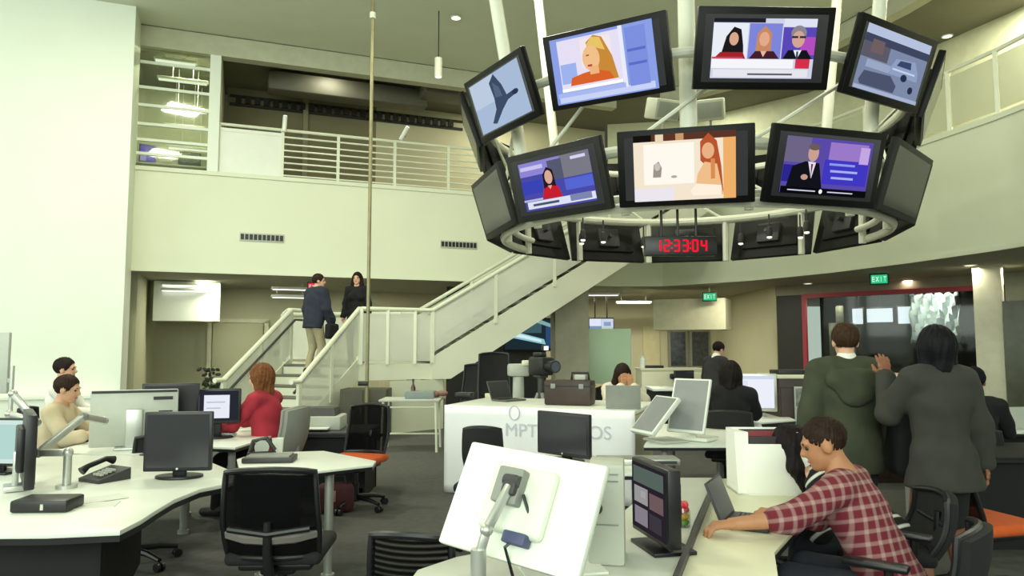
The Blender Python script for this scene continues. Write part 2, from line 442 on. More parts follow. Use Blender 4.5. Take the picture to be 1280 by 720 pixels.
    if inner is not None:                 # shirt collar showing at the neck
        vv, ff = nets([C(T(0, -.015, .50), neck + (hc - neck) * .28, .078, .066)], min(v, .008), .02)
        npmesh(inner[1], [(vv, ff, 0)], [inner[0]], root)
    if bottom is not None:
        if bkind == 'trousers':
            pr = [inflate(torso[0], .012 * s)] + [inflate(p, .016 * s) for p in th] + [C(kL, aL + V3(0, 0, .0), .062, .058), C(kR, aR, .062, .058)]
            vv, ff = nets(pr, v, .03 * s, clips=[(P + V3(0, 0, .12), V3(0, 0, 1.0))])
        else:                             # skirt
            mid = (kL + kR) / 2; hp = (hipL + hipR) / 2; e = hp + (mid - hp) * .86
            pr = [inflate(torso[0], .014 * s), ('f', T(0, 0, .03), e, .17 * s, .165 * s, V3(0, 1, 0), 1.25)]
            dn = (e - hp) / np.linalg.norm(e - hp)
            vv, ff = nets(pr, v, .03 * s, clips=[(P + V3(0, 0, .14), V3(0, 0, 1.0)), (e, dn)])
        npmesh('trousers' if bkind == 'trousers' else 'skirt', [(vv, ff, 0)], [bottom], root)
    sm = mat('shoe_' + shoe[1:], shoe, 0.5)
    for a in (aL, aR):
        vv, ff = nets([C(a + V3(0, -.03, -.03) * s, a + V3(0, .14, -.045) * s, .05, .04), C(a + V3(0, -.01, .0) * s, a + V3(0, .0, -.02) * s, .048, .048)], min(v, .01), .03,
                      clips=[(V3(0, 0, a[2] - .083), V3(0, 0, -1.0))])
        npmesh('shoe', [(vv, ff, 0)], [sm], root)
    return root, dict(wL=wL, wR=wR, eL=eL, eR=eR, hc=hc, neck=neck, T=T, P=P)
# ------------------------------------------------------------------ render settings, camera, world
SC.view_settings.view_transform = 'Standard'; SC.view_settings.look = 'None'
SC.view_settings.gamma = 1.0; SC.view_settings.use_curve_mapping = False; SC.view_settings.exposure = EXPOSURE = 0.0
SC.cycles.use_denoising = True; SC.cycles.max_bounces = 8; SC.cycles.transparent_max_bounces = 12
SC.cycles.sample_clamp_indirect = 6.0
cd = bpy.data.cameras.new('camera'); cam = bpy.data.objects.new('camera', cd); COL.objects.link(cam)
cd.sensor_width = 36.0; cd.lens = 36.0 * F / 1280.0; cd.clip_end = 200
cam.location = (0, 0, CAMZ); cam.rotation_euler = (PI / 2 + PITCH, 0, 0); SC.camera = cam
w = bpy.data.worlds.new('world'); SC.world = w; w.use_nodes = True
w.node_tree.nodes['Background'].inputs[0].default_value = hexc('#ecf5e8') + (1,)
w.node_tree.nodes['Background'].inputs[1].default_value = 1.5
# ------------------------------------------------------------------ colours
WALLW = mat('paint_white', '#e6ede0', 0.6, 0, 0.015, 1.5)
FASC = mat('paint_fascia', '#dbe0c8', 0.65, 0, 0.02, 1.2)
OLIVE = mat('paint_olive', '#b3b394', 0.7, 0, 0.03, 1.5)
BEIGE = mat('paint_beige', '#c2bd9c', 0.7, 0, 0.03, 1.5)
BROWNW = mat('paint_brown', '#7f7a5c', 0.7, 0, 0.05, 2)
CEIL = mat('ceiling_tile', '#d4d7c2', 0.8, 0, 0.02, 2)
CEILD = mat('ceiling_shade', '#6d6c5c', 0.8, 0, 0.08, 1.5)  # unlit tone of the upper corridor painted into the ceiling colour
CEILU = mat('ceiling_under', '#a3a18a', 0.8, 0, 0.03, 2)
CARPET = mat('carpet', '#53534f', 0.95, 0, 0.14, 14, bump=0.3)
RAIL = mat('rail_paint', '#e2e5cf', 0.45, 0, 0.02, 4)
STAIRW = mat('stair_paint', '#dcdfca', 0.5, 0, 0.02, 3)
WHITE = mat('white_laminate', '#e6eae0', 0.35, 0, 0.02, 5)
CREAM = mat('cream_laminate', '#e2dfc2', 0.4, 0, 0.03, 5)
BLACK = mat('black_plastic', '#17171a', 0.4, 0, 0.15, 9)
BLACKM = mat('black_matte', '#121213', 0.8, 0, 0.15, 9)
DGREY = mat('dark_grey_plastic', '#3b3b3c', 0.5, 0, 0.1, 9)
GREY = mat('grey_plastic', '#8f918b', 0.5, 0, 0.05, 9)
LGREY = mat('light_grey_plastic', '#b9bdb2', 0.45, 0, 0.04, 9)
SILVER = mat('silver_aluminium', '#c3c6bf', 0.35, 0.6, 0.04, 9)
PIPE = mat('white_pipe', '#e4e6d4', 0.4, 0, 0.03, 6)
BRASS = mat('brass', '#8f8a68', 0.4, 0.35, 0.15, 5)
TREADM = mat('tread_rubber', '#6e6c60', 0.8, 0, 0.06, 6)
WOODD = mat('dark_brown_wood', '#3a2b24', 0.5, 0, 0.25, 5)
ORANGE = mat('orange_fabric', '#cf5a22', 0.85, 0, 0.08, 20)
SCREENOFF = mat('screen_off', '#313136', 0.18, 0, 0.05, 3)
REDM = mat('red_metal', '#a3323c', 0.5, 0, 0.06, 5)
DARKGLASSROOM = mat('studio_dark', '#2b2c2b', 0.7, 0, 0.1, 3)
# ------------------------------------------------------------------ plan of the hall
BX = Vector((.934, .358)); BN = Vector((-.358, .934)); O2 = Vector((-6.98, 13.5))
def bl(s_, t=0.0): return O2 + BX * s_ + BN * t
C = [bl(-.2), bl(10.2)]
curve = [(3.6, 17.1), (5.2, 15.6), (6.15, 13.9), (6.75, 12.2), (7.15, 10.5), (7.4, 8.5), (7.5, 6.0), (7.5, 2.0), (7.5, -7.0)]
Zs, Zu, Zc = 2.95, 4.85, 7.7
edge = [tuple(C[0]), tuple(C[1])] + curve
b = B(); b.prism([(-16, -8), (16, -8), (16, 28), (-16, 28)], -.1, 0); struct('floor', b, CARPET)
b = B(); b.strip(edge, Zs, Zu, .22); struct('trim_1', b, FASC)                      # the balcony front
b = B(); b.strip(edge, Zs - .03, Zs + .04, -.02); struct('trim_2', b, FASC)
b = B(); b.strip(edge, Zu, Zu + .08, -.03); struct('trim_3', b, FASC)
outer = [(15, -7), (15, 27), (-15, 27), (-15, 12)]
def inset(pts, d):
    P = [Vector(p) for p in pts]; q = []
    for i, p in enumerate(P):
        t = (P[min(i + 1, len(P) - 1)] - P[max(i - 1, 0)]).normalized(); q.append(tuple(p + Vector((-t.y, t.x)) * d))
    return q
ie = inset(edge, .22)
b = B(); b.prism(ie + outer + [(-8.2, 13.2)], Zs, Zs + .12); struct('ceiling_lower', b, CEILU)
b = B(); b.prism(ie + outer + [(-8.2, 13.2)], Zu - .15, Zu); struct('floor_upper', b, mat('carpet_upper', '#8b8872', .9))
b = B(); b.prism(edge + [(-7, -7), (-15, -7), (-15, 10)][::-1][:0] + [(-15, -7), (-15, 10.4)], Zc, Zc + .15); struct('ceiling', b, CEIL)
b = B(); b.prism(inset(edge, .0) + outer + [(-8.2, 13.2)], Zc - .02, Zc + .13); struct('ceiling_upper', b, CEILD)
b = B(); b.strip(inset(edge[:2], .0), Zc - .42, Zc, .25); struct('trim_4', b, mat('paint_soffit', '#b9b9a0', .7))
b = B(); b.strip(inset(edge[2:], .0), Zc - .35, Zc, .25); struct('trim_5', b, mat('paint_soffit', '#b9b9a0', .7))
# bright wall on the left, with its end face
p0 = Vector((-6.87, 12.72)); dv = -BX; b = B()
b.prism([tuple(p0), tuple(p0 + dv * 9), tuple(p0 + dv * 9 + BN * .8), tuple(p0 + BN * .8)], 0, Zc); struct('wall_left', b, WALLW)
b = B(); q0 = p0 + dv * .12 - BN * .02
b.prism([tuple(q0), tuple(q0 + dv * 8), tuple(q0 + dv * 8 - BN * .35), tuple(q0 - BN * .35)], 0, .64)
b.prism([tuple(q0 + BX * .03), tuple(q0 + dv * 8), tuple(q0 + dv * 8 - BN * .38), tuple(q0 - BN * .38 + BX * .03)], .64, .68); struct('trim_6', b, WALLW)
# the side and back walls behind the viewer, with tall windows that let the daylight in
b = B(); b.prism([(-15, -7), (-14.8, -7), (-14.8, 10.5), (-15, 10.5)], 0, 1.0); b.prism([(-15, -7), (-14.8, -7), (-14.8, 10.5), (-15, 10.5)], 7.2, Zc)
for k in range(8): b.box((-14.9, -6.8 + k * 2.45, 4.1), (.2, .3, 6.2))
struct('wall_window_side', b, WALLW)
b = B(); b.box((0, -7.1, .4), (30, .2, .8)); b.box((0, -7.1, 7.45), (30, .2, .5))
for k in range(11): b.box((-14.8 + k * 2.96, -7.1, 4.0), (.25, .2, 6.4))
struct('wall_back', b, WALLW)
# walls under the balcony
b = B(); b.strip([tuple(bl(-3, 4.3)), tuple(bl(5.3, 4.3))], 0, Zs, .15); struct('wall_far_left', b, OLIVE)
b = B(); b.strip([tuple(bl(-.15, .8)), tuple(bl(-.15, 4.3))], 0, Zs, .15); struct('wall_side_left', b, OLIVE)
b = B(); b.strip([tuple(bl(5.3, 4.3)), (1.0, 23.0), (6.45, 22.6)], 0, Zs, .15); struct('wall_far', b, BEIGE)
b = B(); b.strip([(6.45, 22.6), (6.45, 17.6)], 0, Zs, .15); struct('wall_side_right', b, BEIGE)
b = B(); b.strip([(9.75, 14.2), (12.5, 11.0), (15, 11)], 0, Zs, .15); struct('wall_right', b, mat('paint_green', '#8e9178', .7))
# ---- the glazed studio on the right
S0 = Vector((6.45, 17.6)); S1 = Vector((9.7, 14.3)); sd = (S1 - S0).normalized(); sn = Vector((-sd.y, sd.x)) * -1
sn = Vector((sd.y, -sd.x)); sn = -sn if sn.dot(Vector((0, 1))) < 0 else sn; SL = (S1 - S0).length
def sp(u, t=0.0): return S0 + sd * (u * SL) + sn * t
b = B(); b.strip([tuple(S0), tuple(S1)], 2.72, Zs, .12); b.strip([tuple(S0), tuple(S1)], 0, .86, .12); struct('wall_studio', b, mat('studio_sill', '#8d8570', .6))
b = B(); b.strip([tuple(S0 + sd * .02), tuple(sp(.145))], .86, 2.72, .1); struct('wall_studio_side', b, mat('studio_door_dark', '#2a2722', .6))
b = B()
for u in (.155, .955): b.box((*sp(u, -.02), 1.79), (.09, .09, 1.86), Matrix.Rotation(math.atan2(sd.y, sd.x), 3, 'Z'))
for z, h in ((2.68, .10), (.90, .07)): b.box((*sp(.555, -.02), z), (SL * .8, .09, h), Matrix.Rotation(math.atan2(sd.y, sd.x), 3, 'Z'))
struct('window_frame', b, REDM)
b = B(); b.box((*sp(.555, .02), 1.79), (SL * .8, .012, 1.74), Matrix.Rotation(math.atan2(sd.y, sd.x), 3, 'Z')); wn = struct('window_1', b, glass('studio_glass', '#c9cfcd', .03))
b = B(); b.strip([tuple(sp(-.05, 3.2)), tuple(sp(1.25, 3.2))], 0, Zs, .1); struct('wall_studio_back', b, DARKGLASSROOM)
b = B(); b.strip([tuple(sp(1.12, .1)), tuple(sp(1.12, 3.2))], 0, Zs, .1); struct('wall_studio_end', b, mat('studio_red', '#6d2f33', .7))
Rsd = math.atan2(sd.y, sd.x)
for (u, zz, wd, hh, ttl) in ((.40, 2.24, .58, .33, 'bright studio light panel in the middle of the dark glazed room'), (.53, 2.23, .38, .40, 'bright studio light panel beside the pale hanging sheet'), (.29, 2.23, .24, .38, 'narrow bright studio light panel nearest the red window post')):
    t = thing('studio_light', ttl, 'light', (*sp(u, 1.6), 0), Rsd, None)
    b = B(); b.box((0, .04, zz), (wd + .08, .08, hh + .08), bev=.01); obj('housing', b, BLACK, t)
    b = B(); b.box((0, -.01, zz), (wd, .02, hh)); obj('diffuser', b, emit('#f4f7ff', 2.4), t)
    b = B(); b.cyl((0, .04, zz + hh / 2), (0, .04, Zs), .015, seg=8); obj('drop_rod', b, BLACK, t)
b = B(); pts = []                                                                 # crumpled pale sheet hung in the studio
rr = random.Random(3)
grid = [[sp(.59 + .21 * i / 16, .9 + .10 * math.sin(i * 1.9 + j * .9) + rr.uniform(-.03, .03)) for i in range(17)] for j in range(13)]
vs = [[b.bm.verts.new((grid[j][i].x, grid[j][i].y, 2.66 - 1.1 * j / 12 + .03 * math.sin(i * 2.1))) for i in range(17)] for j in range(13)]
for j in range(12):
    for i in range(16): b.bm.faces.new((vs[j][i], vs[j][i + 1], vs[j + 1][i + 1], vs[j + 1][i]))
o = obj('hanging_sheet', b, mat('pale_sheet', '#c9d6da', .6, 0, .25, 9)); so = o.modifiers.new('thick', 'SOLIDIFY'); so.thickness = .006
tag(o, 'crumpled pale blue sheet hanging inside the glazed studio', 'sheet')
ob = B(); ob.box((*sp(.27, .8), 1.6), (.5, .3, .9), Matrix.Rotation(Rsd, 3, 'Z'), .02); ob.box((*sp(.27, .7), 2.2), (.16, .3, .5), Matrix.Rotation(Rsd + .4, 3, 'Z'), .02)
ob.box((*sp(.27, .8), .6), (.4, .3, 1.2), Matrix.Rotation(Rsd, 3, 'Z'), .02)
tag(obj('equipment_rack', ob, mat('rack_grey', '#9a9884', .5, 0, .3, 12)), 'grey equipment rack standing just behind the studio glass', 'rack')
# column with notices beside the studio
cl = at(1239, 430, 13.0); b = B(); b.box((cl.x, cl.y, Zs / 2), (.42, .42, Zs), Matrix.Rotation(math.radians(-40), 3, 'Z')); struct('column', b, mat('paint_column', '#d9d6bb', .65))
for (px, py, wd, hh, lb, mm) in ((1253, 436, .15, .22, 'upper dark notice pinned on the cream column beside the studio', '#7b7263'), (1253, 464, .12, .12, 'lower small dark notice on the cream column beside the studio', '#5e5a50')):
    fn = Vector((math.sin(math.radians(40)), -math.cos(math.radians(40)), 0)); pp = at(px, py, 12.87)
    R = Matrix.Rotation(math.radians(40), 3, 'Z'); fx = R @ Vector((1, 0, 0)); base = Vector((cl.x, cl.y, pp.z)) + fn * .215
    b = B(); b.box(base + fx * .0, (wd, .008, hh), R); tag(obj('notice', b, mat('notice_' + mm[1:], mm, .7, 0, .3, 30)), lb, 'notice')
# column between the stair and the teal panel, dark bay behind it
ca = at(712, 430, 15.4); b = B(); b.box((ca.x, ca.y, Zs / 2), (.72, .5, Zs), Matrix.Rotation(.15, 3, 'Z')); struct('column', b, mat('paint_grey_green', '#a3a18c', .65))
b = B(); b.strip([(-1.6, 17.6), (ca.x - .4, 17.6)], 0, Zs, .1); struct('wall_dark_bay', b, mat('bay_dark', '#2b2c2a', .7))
# ---- upper floor walls
b = B(); b.strip([tuple(bl(1.35, 3.0)), tuple(bl(4.9, 3.0))], Zu, Zc, .1); struct('wall_upper_left', b, BROWNW)
b = B(); b.strip([tuple(bl(4.9, 3.0)), tuple(bl(11.5, 3.0))], Zu, Zc, .1); struct('wall_upper_back', b, BEIGE)
b = B(); b.strip(inset([tuple(C[1])] + curve, 2.6), Zu, Zc, .1); struct('wall_upper_right', b, mat('paint_upper_right', '#c7c9a9', .7))
# upper brown wall trims
b = B(); 
for k in range(26): b.box((*bl(1.6 + k * .21, 2.9), Zc - .33), (.13, .08, .16), Matrix.Rotation(math.atan2(BX.y, BX.x), 3, 'Z'))
b.strip([tuple(bl(1.4, 2.96)), tuple(bl(7.2, 2.96))], Zc - .26, Zc - .20, .05); b.strip([tuple(bl(1.4, 2.96)), tuple(bl(7.2, 2.96))], Zc - .47, Zc - .40, .05)
struct('trim_7', b, mat('black_slot_trim', '#2b2a24', .7))
b = B(); b.box((*bl(3.15, 2.93), 6.2), (.12, .1, 2.7), Matrix.Rotation(math.atan2(BX.y, BX.x), 3, 'Z')); struct('trim_8', b, mat('paint_post', '#8f8a6c', .6))
RB = math.atan2(BX.y, BX.x)
b = B(); b.box((*bl(4.0, 1.5), Zc - .32), (3.6, .5, .42), Matrix.Rotation(RB, 3, 'Z'), .04); b.box((*bl(6.2, 1.0), Zc - .22), (1.2, .7, .3), Matrix.Rotation(RB, 3, 'Z'), .04)
tag(obj('air_duct', b, mat('duct_dark', '#5c5b4d', .6)), 'dark boxed air duct under the upper corridor ceiling', 'duct')
# glazed upper room at the far left
b = B(); b.box((*bl(1.17, .1), (Zu + Zc) / 2), (.2, .2, Zc - Zu), Matrix.Rotation(RB, 3, 'Z')); struct('column', b, WALLW)
b = B(); b.strip([tuple(bl(-1.2, 3.6)), tuple(bl(1.5, 3.6))], Zu, Zc, .1); struct('wall_upper_room', b, mat('paint_room', '#cfd2b8', .7))
b = B(); b.strip([tuple(bl(1.27, .25)), tuple(bl(1.27, 3.6))], Zu, Zc, .08); struct('wall_upper_room_side', b, mat('paint_room', '#cfd2b8', .7))
b = B(); b.box((*bl(.45, .12), (Zu + Zc) / 2 - .2), (1.26, .012, Zc - Zu - .45), Matrix.Rotation(RB, 3, 'Z')); struct('window_2', b, glass('room_glass', '#dfe4d8', .06))
b = B()
for z in (Zu + .35, Zu + .62, Zu + .93, Zu + 1.3, Zu + 1.65, Zu + 2.15): b.box((*bl(.45, .12), z), (1.26, .05, .055), Matrix.Rotation(RB, 3, 'Z'))
struct('window_frame', b, WALLW)
k = 0
for (t_, z, s0, s1) in ((.9, 7.35, .0, .75), (1.6, 7.2, .0, .95), (2.2, 6.75, .15, .95), (2.9, 6.55, .05, .85), (3.3, 6.15, .1, 1.05)):
    lb = ['highest', 'second highest', 'middle', 'second lowest', 'lowest'][k]; k += 1
    t = thing('tube_light', lb + ' glowing tube light in the glazed upper room', 'light', (*bl((s0 + s1) / 2, t_), z), RB, 'tube lights of the upper room')
    b = B(); b.box((0, 0, .04), (s1 - s0 + .06, .14, .05), bev=.01); b.cyl((-.2, 0, .06), (-.2, 0, Zc - z), .008, seg=6); b.cyl((.2, 0, .06), (.2, 0, Zc - z), .008, seg=6); obj('housing', b, WHITE, t)
    b = B(); b.cyl((-(s1 - s0) / 2, 0, 0), ((s1 - s0) / 2, 0, 0), .03, seg=10); obj('tube', b, emit('#fbfff0', 1.6), t)

# desk and screens in the glazed upper room
c = bl(.25, 2.25); t = thing('desk', 'pale desk in the glazed upper room at the far left', 'desk', (c.x, c.y, Zu), RB)
b = B(); b.box((0, 0, .60), (1.7, .5, .04), bev=.004); obj('worktop', b, WHITE, t)
for x in (-.8, .8): b = B(); b.box((x, 0, .29), (.04, .45, .58)); obj('leg', b, WHITE, t)
# ------------------------------------------------------------------ stairs
RBM = Matrix.Rotation(RB, 3, 'Z')
st = thing('staircase', 'white painted staircase with landing rising behind the counter', 'staircase', (0, 0, 0))
zl = 1.19; n = 7
fa, fb = Vector((xat(327, 11.3), 11.3)), Vector((xat(405, 12.9), 12.9)); fd = (fb - fa); fL = fd.length; fdn = fd.normalized(); fn2 = Vector((-fdn.y, fdn.x)); hw_ = .66
ang = math.atan2(fdn.y, fdn.x)
for i in range(n):
    c = fa + fd * ((i + .5) / n); z = zl * (i + 1) / n
    b = B(); b.box((c.x, c.y, z - .02), (fL / n + .03, hw_ * 2, .04), Matrix.Rotation(ang, 3, 'Z'), .005); obj('tread', b, TREADM, st)
    c2 = fa + fd * (i / n); b = B(); b.box((c2.x, c2.y, z - .10), (.02, hw_ * 2, .135), Matrix.Rotation(ang, 3, 'Z')); obj('riser', b, STAIRW, st)
def str_side(sgn):
    o = fn2 * (hw_ + .03) * sgn; b = B(); th = fn2 * .03 * sgn
    prof = [(fa - fdn * .15, 0), (fa - fdn * .15, .2), (fb, zl + .12), (fb, zl - .25), (fa + fdn * .25, 0)]
    A_ = [(p.x + o.x, p.y + o.y, z) for p, z in prof]; B_ = [(p.x + o.x + th.x, p.y + o.y + th.y, z) for p, z in prof]
    b.hull([A_, B_] + [[A_[i], A_[(i + 1) % 5], B_[(i + 1) % 5], B_[i]] for i in range(5)]); return b
PANEL = mat('rail_panel', '#e6eadc', 0.4, 0, 0.02, 3, alpha=.55)
for sgn in (-1, 1):
    obj('stringer', str_side(sgn), STAIRW, st)
    o = fn2 * (hw_ + .05) * sgn
    P = lambda p, z: (p.x + o.x, p.y + o.y, z)
    b = B(); b.tube([P(fa - fdn * .2, .98), P(fa, .98), P(fb, zl + .98), P(fb + fdn * .25, zl + .98)], .042, 10); hr = obj('handrail', b, RAIL, st)
    b = B(); b.tube([P(fa - fn2 * .09 * sgn, .80), P(fb - fn2 * .09 * sgn, zl + .80), P(fb + fdn * .2 - fn2 * .09 * sgn, zl + .8)], .022, 8); obj('grab_rail', b, DGREY, st)
    for u in (0.0, .5, 1.0):
        q = fa + fd * u; b = B(); b.box((q.x + o.x, q.y + o.y, zl * u + .49), (.07, .05, .98), Matrix.Rotation(ang, 3, 'Z')); obj('post', b, RAIL, st)
    b = B(); b.slab([P(fa, .2), P(fb, zl + .2), P(fb, zl + .92), P(fa, .92)], .015); obj('infill_panel', b, PANEL, st)
# landing
lp = [fb - fn2 * -(hw_ + .1), fb - fn2 * (hw_ + .1)]
L0 = fb + fn2 * (hw_ + .1); L1 = fb - fn2 * (hw_ + .1)
e0 = Vector((xat(540, 13.3), 13.3))
land = [tuple(L0), tuple(L1), tuple(e0), tuple(e0 + BN * 1.55), tuple(L0 + BN * 1.9)]
b = B(); b.prism(land, zl - .28, zl, .0); obj('landing', b, STAIRW, st)
# upper flight
ud = BX; m = 22; uz = Zu - zl; uL = 6.15; ua0 = e0; W_ = 1.5
for i in range(m):
    c = ua0 + ud * (uL * (i + .5) / m) + BN * W_ / 2; z = zl + uz * (i + 1) / m
    b = B(); b.box((c.x, c.y, z - .02), (uL / m + .03, W_, .04), RBM, .005); obj('tread', b, TREADM, st)
for t0, nm in ((-.04, 'near'), (W_ + .0, 'far')):
    o = BN * t0; th = BN * .05
    prof = [(0, zl - .28), (0, zl + .12), (uL, Zu + .12), (uL, Zu - .42), (.35, zl - .28)]
    A_ = [(*(ua0 + ud * q + o), z) for q, z in prof]; B_ = [(*(ua0 + ud * q + o + th), z) for q, z in prof]
    b = B(); b.hull([A_, B_] + [[A_[i], A_[(i + 1) % 5], B_[(i + 1) % 5], B_[i]] for i in range(5)]); obj('stringer', b, STAIRW, st)
    b = B(); b.tube([(*(ua0 - ud * .25 + o), zl + .98), (*(ua0 + o), zl + .98), (*(ua0 + ud * uL + o), Zu + .98)], .04, 10); obj('handrail', b, RAIL, st)
    b = B(); b.tube([(*(ua0 + o + BN * (.09 if t0 < 0 else -.09)), zl + .8), (*(ua0 + ud * uL + o + BN * (.09 if t0 < 0 else -.09)), Zu + .8)], .02, 8); obj('grab_rail', b, LGREY, st)
    for u in (0, .2, .4, .6, .8, 1.0):
        q = ua0 + ud * (uL * u) + o; b = B(); b.box((q.x, q.y, zl + uz * u + .5), (.06, .05, .96), RBM); obj('post', b, RAIL, st)
    b = B(); b.slab([(*(ua0 + o), zl + .2), (*(ua0 + ud * uL + o), Zu + .2), (*(ua0 + ud * uL + o), Zu + .9), (*(ua0 + o), zl + .9)], .015); obj('infill_panel', b, PANEL, st)
# soffit of the upper flight
b = B(); q0, q1 = ua0 + ud * .3, ua0 + ud * uL
A_ = [(*q0, zl - .24), (*q1, Zu - .36), (*(q1 + BN * W_), Zu - .36), (*(q0 + BN * W_), zl - .24)]
b.slab(A_, .03); obj('soffit', b, STAIRW, st)
# landing front rail
b = B(); b.tube([(*L1, zl + .98), (*e0, zl + .98)], .04, 10); obj('handrail', b, RAIL, st)
b = B(); b.slab([(*L1, zl + .05), (*e0, zl + .05), (*e0, zl + .9), (*L1, zl + .9)], .015); obj('infill_panel', b, PANEL, st)
for u in (0, .36, .75, 1):
    q = L1 + (e0 - L1) * u; b = B(); b.box((q.x, q.y, zl + .49), (.06, .06, .98)); obj('post', b, RAIL, st)
LB0, LB1 = L0 + BN * 1.88, e0 + BN * 1.52
b = B(); b.tube([(*L0, zl + .98), (*LB0, zl + .98), (*LB1, zl + .98)], .04, 10); obj('handrail', b, RAIL, st)
b = B(); b.slab([(*LB0, zl + .05), (*LB1, zl + .05), (*LB1, zl + .9), (*LB0, zl + .9)], .015); obj('infill_panel', b, PANEL, st)
for q in (L0, LB0, LB1, (LB0 + LB1) / 2):
    b = B(); b.box((q.x, q.y, zl + .49), (.06, .06, .98)); obj('post', b, RAIL, st)
for q in (L0 + BN * 1.6 + BX * .2, e0 + BN * 1.3 - BX * .1, e0 - BX * .1 + BN * .1, L0 + BN * .1 + BX * .1):
    b = B(); b.cyl((q.x, q.y, 0), (q.x, q.y, zl - .27), .07, seg=12); obj('support_post', b, STAIRW, st)
# enclosing panel under the landing's far side, added dark box for the shaded void below
b = B(); a0 = at(489, 430, 12.7); b.prism([(a0.x, 12.62), (e0.x + .2, e0.y + .12), (e0.x + .2, e0.y + .2), (a0.x, 12.70)], 0, zl - .29); struct('wall_under_landing', b, FASC)
oc = thing('void_shade_box', 'dark olive box filling the shaded void under the stair landing', 'cabinet', (at(459, 430, 12.0).x, 12.0, 0))
VOIDSH = mat('void_shade', '#4a4a3a', .6)  # dark olive painted in place of the shade under the landing
b = B(); b.box((0, 0, .42), (.76, .5, .8), bev=.01); obj('body', b, VOIDSH, oc)
for sx in (-1, 1):
    b = B(); b.box((sx * .19, -.256, .43), (.36, .015, .74), bev=.004); d_ = obj('door', b, VOIDSH, oc)
    b = B(); b.box((sx * .04, -.27, .48), (.015, .02, .12)); obj('handle', b, SILVER, d_)
# pole
t = thing('metal_pole', 'tall thin brassy pole standing from floor to ceiling in front of the landing', 'pole', (at(459.5, 430, 11.6).x, 11.6, 0))
b = B(); b.cyl((0, 0, 0), (0, 0, Zc), .029, seg=14); obj('shaft', b, BRASS, t)
b = B(); b.cyl((0, 0, 0), (0, 0, .03), .11, seg=20); obj('floor_flange', b, BRASS, t)
b = B(); b.box((-.06, 0, .92), (.16, .08, .07), bev=.01); obj('clamp', b, BLACK, t)
b = B(); b.cyl((0, 0, 6.95), (0, 0, 7.05), .05, seg=14); obj('collar', b, RAIL, t)
# ------------------------------------------------------------------ balcony railings
t = thing('balcony_railing', 'white horizontal bar railing along the upper floor above the stair', 'railing', (0, 0, 0))
b = B(); b.box((*bl(1.88, .12), Zu + .52), (1.18, .03, .98), RBM); obj('solid_panel', b, WHITE, t)
rs = [1.27, 2.48, 3.6, 4.8, 6.0, 7.2, 8.4, 9.6]
for s_ in rs:
    b = B(); b.box((*bl(s_, .12), Zu + .54), (.06, .05, 1.08), RBM); obj('post', b, RAIL, t)
for z in (.14, .27, .40, .53, .66, .79): 
    b = B(); b.tube([(*bl(2.48, .12), Zu + z), (*bl(9.6, .12), Zu + z)], .017, 6); obj('bar', b, RAIL, t)
b = B(); b.tube([(*bl(1.27, .12), Zu + 1.08), (*bl(9.6, .12), Zu + 1.08)], .032, 8); obj('handrail', b, RAIL, t)
b = B(); b.tube([(*bl(1.27, .12), Zu + .94), (*bl(9.6, .12), Zu + .94)], .02, 8); obj('bar', b, RAIL, t)
rc = inset([(3.6, 17.1), (5.2, 15.6), (6.15, 13.9), (6.75, 12.2), (7.15, 10.5), (7.4, 8.5), (7.5, 6.0)], .12)
t = thing('balcony_railing', 'white panelled railing along the curved upper floor on the right', 'railing', (0, 0, 0))
seg = []
for p, q in zip(rc[1:], rc[2:]):
    p = Vector(p); q = Vector(q)
    for u in (0, .5): seg.append(p + (q - p) * u)
seg.append(Vector(rc[-1]))
for q in seg: b = B(); b.box((q.x, q.y, Zu + .55), (.06, .06, 1.1), Matrix.Rotation(.5, 3, 'Z')); obj('post', b, RAIL, t)
b = B(); b.tube([(q.x, q.y, Zu + 1.1) for q in seg], .034, 8); obj('handrail', b, RAIL, t)
b = B(); b.tube([(q.x, q.y, Zu + .12) for q in seg], .022, 8); obj('bar', b, RAIL, t)
GP = mat('rail_glass_panel', '#c8cbb0', .4, 0, .02, 3, alpha=.55)
for p, q in zip(seg, seg[1:]):
    d_ = q - p; b = B(); b.slab([(*(p + d_ * .05), Zu + .18), (*(q - d_ * .05), Zu + .18), (*(q - d_ * .05), Zu + 1.0), (*(p + d_ * .05), Zu + 1.0)], .012); obj('infill_panel', b, GP, t)
# ------------------------------------------------------------------ the ring of screens
RC = Vector((2.2, 9.0)); RLO, RUP = 2.51, 2.70
RA = math.atan2(-RC.x, RC.y)          # the ring's first side looks at the entrance
ring = thing('screen_ring', 'white pipe ring hung from the ceiling that carries the screens', 'truss', (RC.x, RC.y, 0), RA)
def circ(R, z, n=48): return [(R * math.sin(2 * PI * i / n), -R * math.cos(2 * PI * i / n), z) for i in range(n)]
for R, z, r in ((2.26, 3.46, .06), (2.50, 4.28, .05)):
    b = B(); b.tube(circ(R, z), r, 10, True); obj('pipe_hoop', b, PIPE, ring)
for R, z, r in ((2.30, 2.88, .05), (2.18, 3.0, .04)):
    b = B(); b.tube([(R * math.sin(math.radians(q)), -R * math.cos(math.radians(q)), z) for q in range(-105, 106, 5)], r, 10); obj('lower_pipe', b, PIPE, ring)
for i in range(12):
    a = math.radians(30 * i + 15); sx, cy = math.sin(a), -math.cos(a)
    b = B(); b.tube([(2.24 * sx, 2.24 * cy, 2.82), (2.26 * sx, 2.26 * cy, 3.5)], .045, 8); obj('upright', b, PIPE, ring)
    a2 = a + math.radians(30); b = B(); b.tube([(2.30 * sx, 2.30 * cy, 3.46), (2.48 * math.sin(a2), -2.48 * math.cos(a2), 4.26)], .02, 6); obj('brace', b, PIPE, ring)
